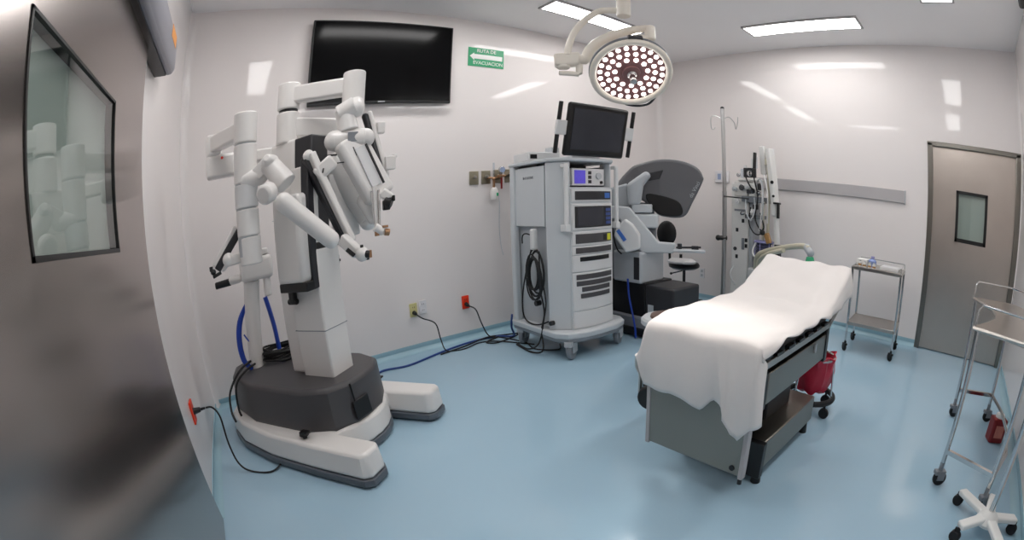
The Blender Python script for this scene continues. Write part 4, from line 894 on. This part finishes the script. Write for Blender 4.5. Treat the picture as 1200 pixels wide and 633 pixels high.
for x, y, lb, m, r, hh in items:
    t = thing('medicine_vial', lb, 'vial', (x, y, .747), group=None)
    s = MB(); s.lathe([(0, 0), (r, 0), (r, hh*.7), (r*.6, hh*.82), (r*.6, hh*.86)]); build(s, 'bottle', m, t)
    s = MB(); s.cyl((0, 0, hh*.86), (0, 0, hh), r*.75, n=14); build(s, 'cap', 'grey', t); s = MB(); s.cyl((0, 0, .008), (0, 0, hh*.45), r*1.03, n=18); build(s, 'label', 'fluid', t)
t = thing('spray_bottle', 'pale blue bottle in the middle of the small trolley top', 'bottle', (4.12, .80, .748))
s = MB(); s.lathe([(0, 0), (.036, 0), (.038, .01), (.038, .05), (.026, .066), (.014, .07), (.014, .078), (0, .078)]); build(s, 'bottle', 'bluebottle', t); s = MB(); s.cyl((0, 0, .076), (0, 0, .092), .018); build(s, 'cap', 'purple', t, bevel=.002)
s = MB(); s.box((4.07, .845, .748), (4.22, .945, .805)); tag(build(s, 'carton', 'signwhite', bevel=.004), 'white carton at the back left of the small trolley top', 'box')

# ---------------------------------------------------------------- crescent instrument table
ct = thing('instrument_table', 'crescent-shaped steel instrument table with guard rails at the right edge', 'table', (2.6, -.3, 0))
inner = [(2.12, -.13), (2.28, -.21), (2.45, -.27), (2.62, -.29), (2.80, -.27), (2.95, -.22), (3.09, -.15)]
outer = [(3.20, -.46), (3.02, -.55), (2.82, -.60), (2.60, -.62), (2.38, -.60), (2.18, -.54), (1.99, -.44)]
ko = inner+outer
s = MB(); s.prism(ko, .785, .80); wpart(s, 'table_top', 'steel', ct, bevel=.003)
s = MB(); s.tube([(x, y, .79) for x, y in ko], .012, closed=True, smooth=False, k=6); wpart(s, 'edge_band', 'steel', ct)
LEG = [((2.134, -.149), 'near'), ((2.025, -.42), 'near'), ((3.085, -.17), 'far'), ((3.165, -.44), 'far')]
for (x, y), _ in LEG:
    wpart(MB().cyl((x, y, .10), (x, y, .79), .0125, n=16), 'leg', 'chrome', ct); caster(ct, x, y, .04, 'midgrey', .13, yaw=R(-60), world=True)
s = MB()
for (a, b_) in (((2.134, -.149), (2.025, -.42)), ((3.085, -.17), (3.165, -.44))): s.bar((*a, .19), (*b_, .19), .022, .022)
s.tube([(3.165, -.44, .19), (2.9, -.50, .19), (2.6, -.52, .19), (2.3, -.50, .19), (2.025, -.42, .19)], .011, smooth=False); wpart(s, 'crossbar', 'chrome', ct)
s = MB(); s.tube([(2.12, -.135, .80), (2.12, -.14, .87), (2.115, -.16, .895), (2.01, -.38, .895), (1.99, -.43, .885), (1.99, -.44, .80)], .006, smooth=False); wpart(s, 'guard_rail', 'chrome', ct)
s = MB(); s.tube([(3.085, -.155, .80), (3.085, -.16, .88), (3.09, -.175, .90), (3.18, -.43, .90), (3.10, -.50, .90), (3.02, -.55, .90), (2.6, -.615, .90), (2.18, -.54, .90), (2.0, -.44, .90)], .006, smooth=False)
for x, y in ((3.19, -.45), (2.82, -.595), (2.38, -.595)): s.cyl((x, y, .80), (x, y, .90), .005, n=8)
wpart(s, 'guard_rail', 'chrome', ct)
# red can
rc = thing('red_container', 'dark red container with white lid standing on the floor under the crescent table', 'container', (2.88, -.50, 0), rz=R(20))
s = MB(); s.box((-.045, -.055, 0), (.045, .055, .16)); build(s, 'body', 'darkred', rc, bevel=.014, seg=3)
s = MB(); s.box((-.047, -.035, .04), (-.044, .03, .12)); build(s, 'label', 'label', rc, label='pale pink label')
s = MB(); s.cyl((0, 0, .158), (0, 0, .185), .035, .03); build(s, 'lid', 'signwhite', rc, bevel=.004)
# star-base stand
sb = thing('wheeled_stand', 'drip stand with white five-legged star base and chrome pole at bottom right', 'drip stand', (1.84, -.44, 0))
s = MB(); s.lathe([(0, .06), (.055, .06), (.06, .075), (.045, .105), (.022, .125), (0, .125)]); build(s, 'hub', 'signwhite', sb)
for k, (dx, dy) in enumerate(((.17, .15), (-.115, .135), (-.165, -.075), (.07, -.155), (.21, -.03))):
    o = build(MB().bar((0, 0, .092), (dx, dy, .078), .05, .03), 'base_leg', 'signwhite', sb, bevel=.009, seg=3)
    x, y = dx*1.02, dy*1.02
    s = MB(); s.cyl((x-.014, y+.006, .027), (x+.014, y-.006, .027), .027, n=18); s.box((x-.006, y-.014, .027), (x+.006, y+.014, .07)); build(s, 'wheel', 'rubber', o, bevel=.003)
build(MB().cyl((0, 0, .11), (0, 0, 1.55), .0125), 'pole', 'chrome', sb)

# ---------------------------------------------------------------- surgical lamp
sl = thing('surgical_lamp', 'round white surgical lamp with lit LED dots hanging from the ceiling arm', 'surgical lamp', (2.087, 1.866, 3.0))
wl = lambda mb, nm, m, p=None, **k: build(mb, nm, m, p or sl, world=True, **k)
s = MB(); s.cyl((2.087, 1.866, 2.95), (2.087, 1.866, 3.0), .11); wl(s, 'ceiling_flange', 'lampwhite', bevel=.01)
s = MB(); s.cyl((2.087, 1.866, 2.54), (2.087, 1.866, 2.96), .034); s.cyl((2.087, 1.866, 2.415), (2.087, 1.866, 2.56), .045); wl(s, 'down_tube', 'lampwhite', bevel=.006)
s = MB(); s.tube([(2.087, 1.866, 2.455), (2.05, 1.94, 2.475), (2.02, 2.01, 2.48), (1.96, 2.07, 2.42), (1.908, 2.12, 2.325), (1.88, 2.145, 2.22), (1.875, 2.15, 2.15)], .023, k=14); wl(s, 'first_arm', 'lampwhite')
s = MB(); s.bar((1.83, 2.225, 2.118), (1.95, 2.12, 2.125), .085, .09); s.cyl((1.94, 2.13, 2.125), (1.99, 2.085, 2.125), .035); s.cyl((1.875, 2.19, 2.06), (1.875, 2.19, 2.14), .045); wl(s, 'elbow_block', 'lampwhite', bevel=.014, seg=3)
s = MB(); s.bar((1.85, 2.205, 2.03), (1.945, 2.12, 2.015), .04, .028); s.cyl((1.945, 2.122, 2.015), (1.945, 2.122, 2.09), .022); wl(s, 'elbow_handle', 'lampwhite', bevel=.008)
s = MB(); s.tube([(1.97, 2.10, 2.12), (1.985, 2.09, 2.16), (2.005, 2.07, 2.21), (2.06, 2.015, 2.275), (2.15, 1.92, 2.33), (2.23, 1.83, 2.355), (2.257, 1.80, 2.35)], [.034, .036, .036, .034, .03, .027, .027], k=16); wl(s, 'spring_arm', 'lampwhite')
s = MB(); s.cyl((2.257, 1.80, 2.27), (2.257, 1.80, 2.375), .035); wl(s, 'yoke_joint', 'lampwhite', bevel=.008)
LC = Vector((2.185, 1.905, 2.03)); LN = Vector((-.42, -.52, -.72)).normalized()
up = Vector((0, 0, 1)); up = (up-LN*up.dot(LN)).normalized(); rt = up.cross(LN)
LM = Matrix((rt, up, LN)).transposed().to_4x4(); LM.translation = LC
s = MB(); s.lathe([(0, -.075), (.09, -.07), (.20, -.045), (.25, -.02), (.262, 0), (.262, .016), (.255, .026), (.24, .028), (.225, .02), (.218, .008)], n=64); s.xf(LM); hd = wl(s, 'lamp_head', 'lampwhite', angle=60)
s = MB(); s.ring((0, 0, -.028), (0, 0, 1), .256, .009, n=64); s.xf(LM); wl(s, 'rim_gasket', 'midgrey', hd)
s = MB(); s.lathe([(0, .0), (.222, .006)], n=64); s.lathe([(.222, .006), (.222, .000), (0, -.006)], n=64); s.xf(LM); wl(s, 'reflector_plate', 'ledback', hd)
first = None
for r_, n_, ph in ((.197, 24, 0), (.150, 18, .1), (.104, 11, .25)):
    for k in range(n_):
        a = 2*PI*k/n_+ph; p = LM @ Vector((r_*math.cos(a), r_*math.sin(a), .008))
        if first is None:
            s = MB(); s.lathe([(0, .006), (.009, .005), (.0148, 0), (.0148, -.004), (0, -.004)], n=16); first = build(s, 'led_lens', 'ledlens', hd); o = first
        else: o = first.copy(); COL.objects.link(o)
        o.parent = hd; loc = wmat(hd).inverted() @ p; o.location = loc; o.rotation_euler = LM.to_euler()
s = MB(); s.lathe([(0, .004), (.058, .004), (.055, .015), (.035, .022), (0, .022)], n=28); s.xf(LM); wl(s, 'handle_collar', 'ledback', hd)
s = MB(); s.lathe([(0, .02), (.03, .02), (.03, .035), (.02, .045), (.02, .09), (.024, .095), (.024, .12), (.018, .125), (0, .125)], n=24); s.xf(LM); wl(s, 'centre_handle', 'chrome', hd)
s = MB(); s.cyl((0, .0, -.06), (0, .0, -.10), .05); s.tube([(0, 0, -.09), (0, .14, -.10), (0, .24, -.07), (0, .262, -.02)], .018); s.xf(LM); wl(s, 'yoke', 'lampwhite', hd)
top = LM @ Vector((0, .24, -.07))
s = MB(); s.cyl(top, (2.257, 1.80, 2.29), .018); wl(s, 'yoke_link', 'lampwhite', hd)
s = MB(); s.box((-.045, .235, -.045), (.045, .275, .0)); s.xf(LM); wl(s, 'rim_clip', 'dark', hd, bevel=.008)
s = MB(); s.tube([(-.12, -.225, -.01), (-.09, -.27, -.02), (-.02, -.31, -.03), (.05, -.31, -.03), (.10, -.26, -.02), (.11, -.235, -.01)], .009); s.xf(LM @ Matrix.Rotation(R(20), 4, 'Z')); wl(s, 'grab_loop', 'dark', hd)
ld = bpy.data.lights.new('lamp_beam', 'SPOT'); ld.energy = SPOT; ld.spot_size = R(34); ld.spot_blend = .7; ld.shadow_soft_size = .16; ld.color = (1, .95, .9)
lo = bpy.data.objects.new('lamp_beam', ld); COL.objects.link(lo); lo.parent = sl
tm = (LC+LN*.14); lo.location = tm-Vector(sl.location); lo.rotation_euler = LN.to_track_quat('-Z', 'Y').to_euler()
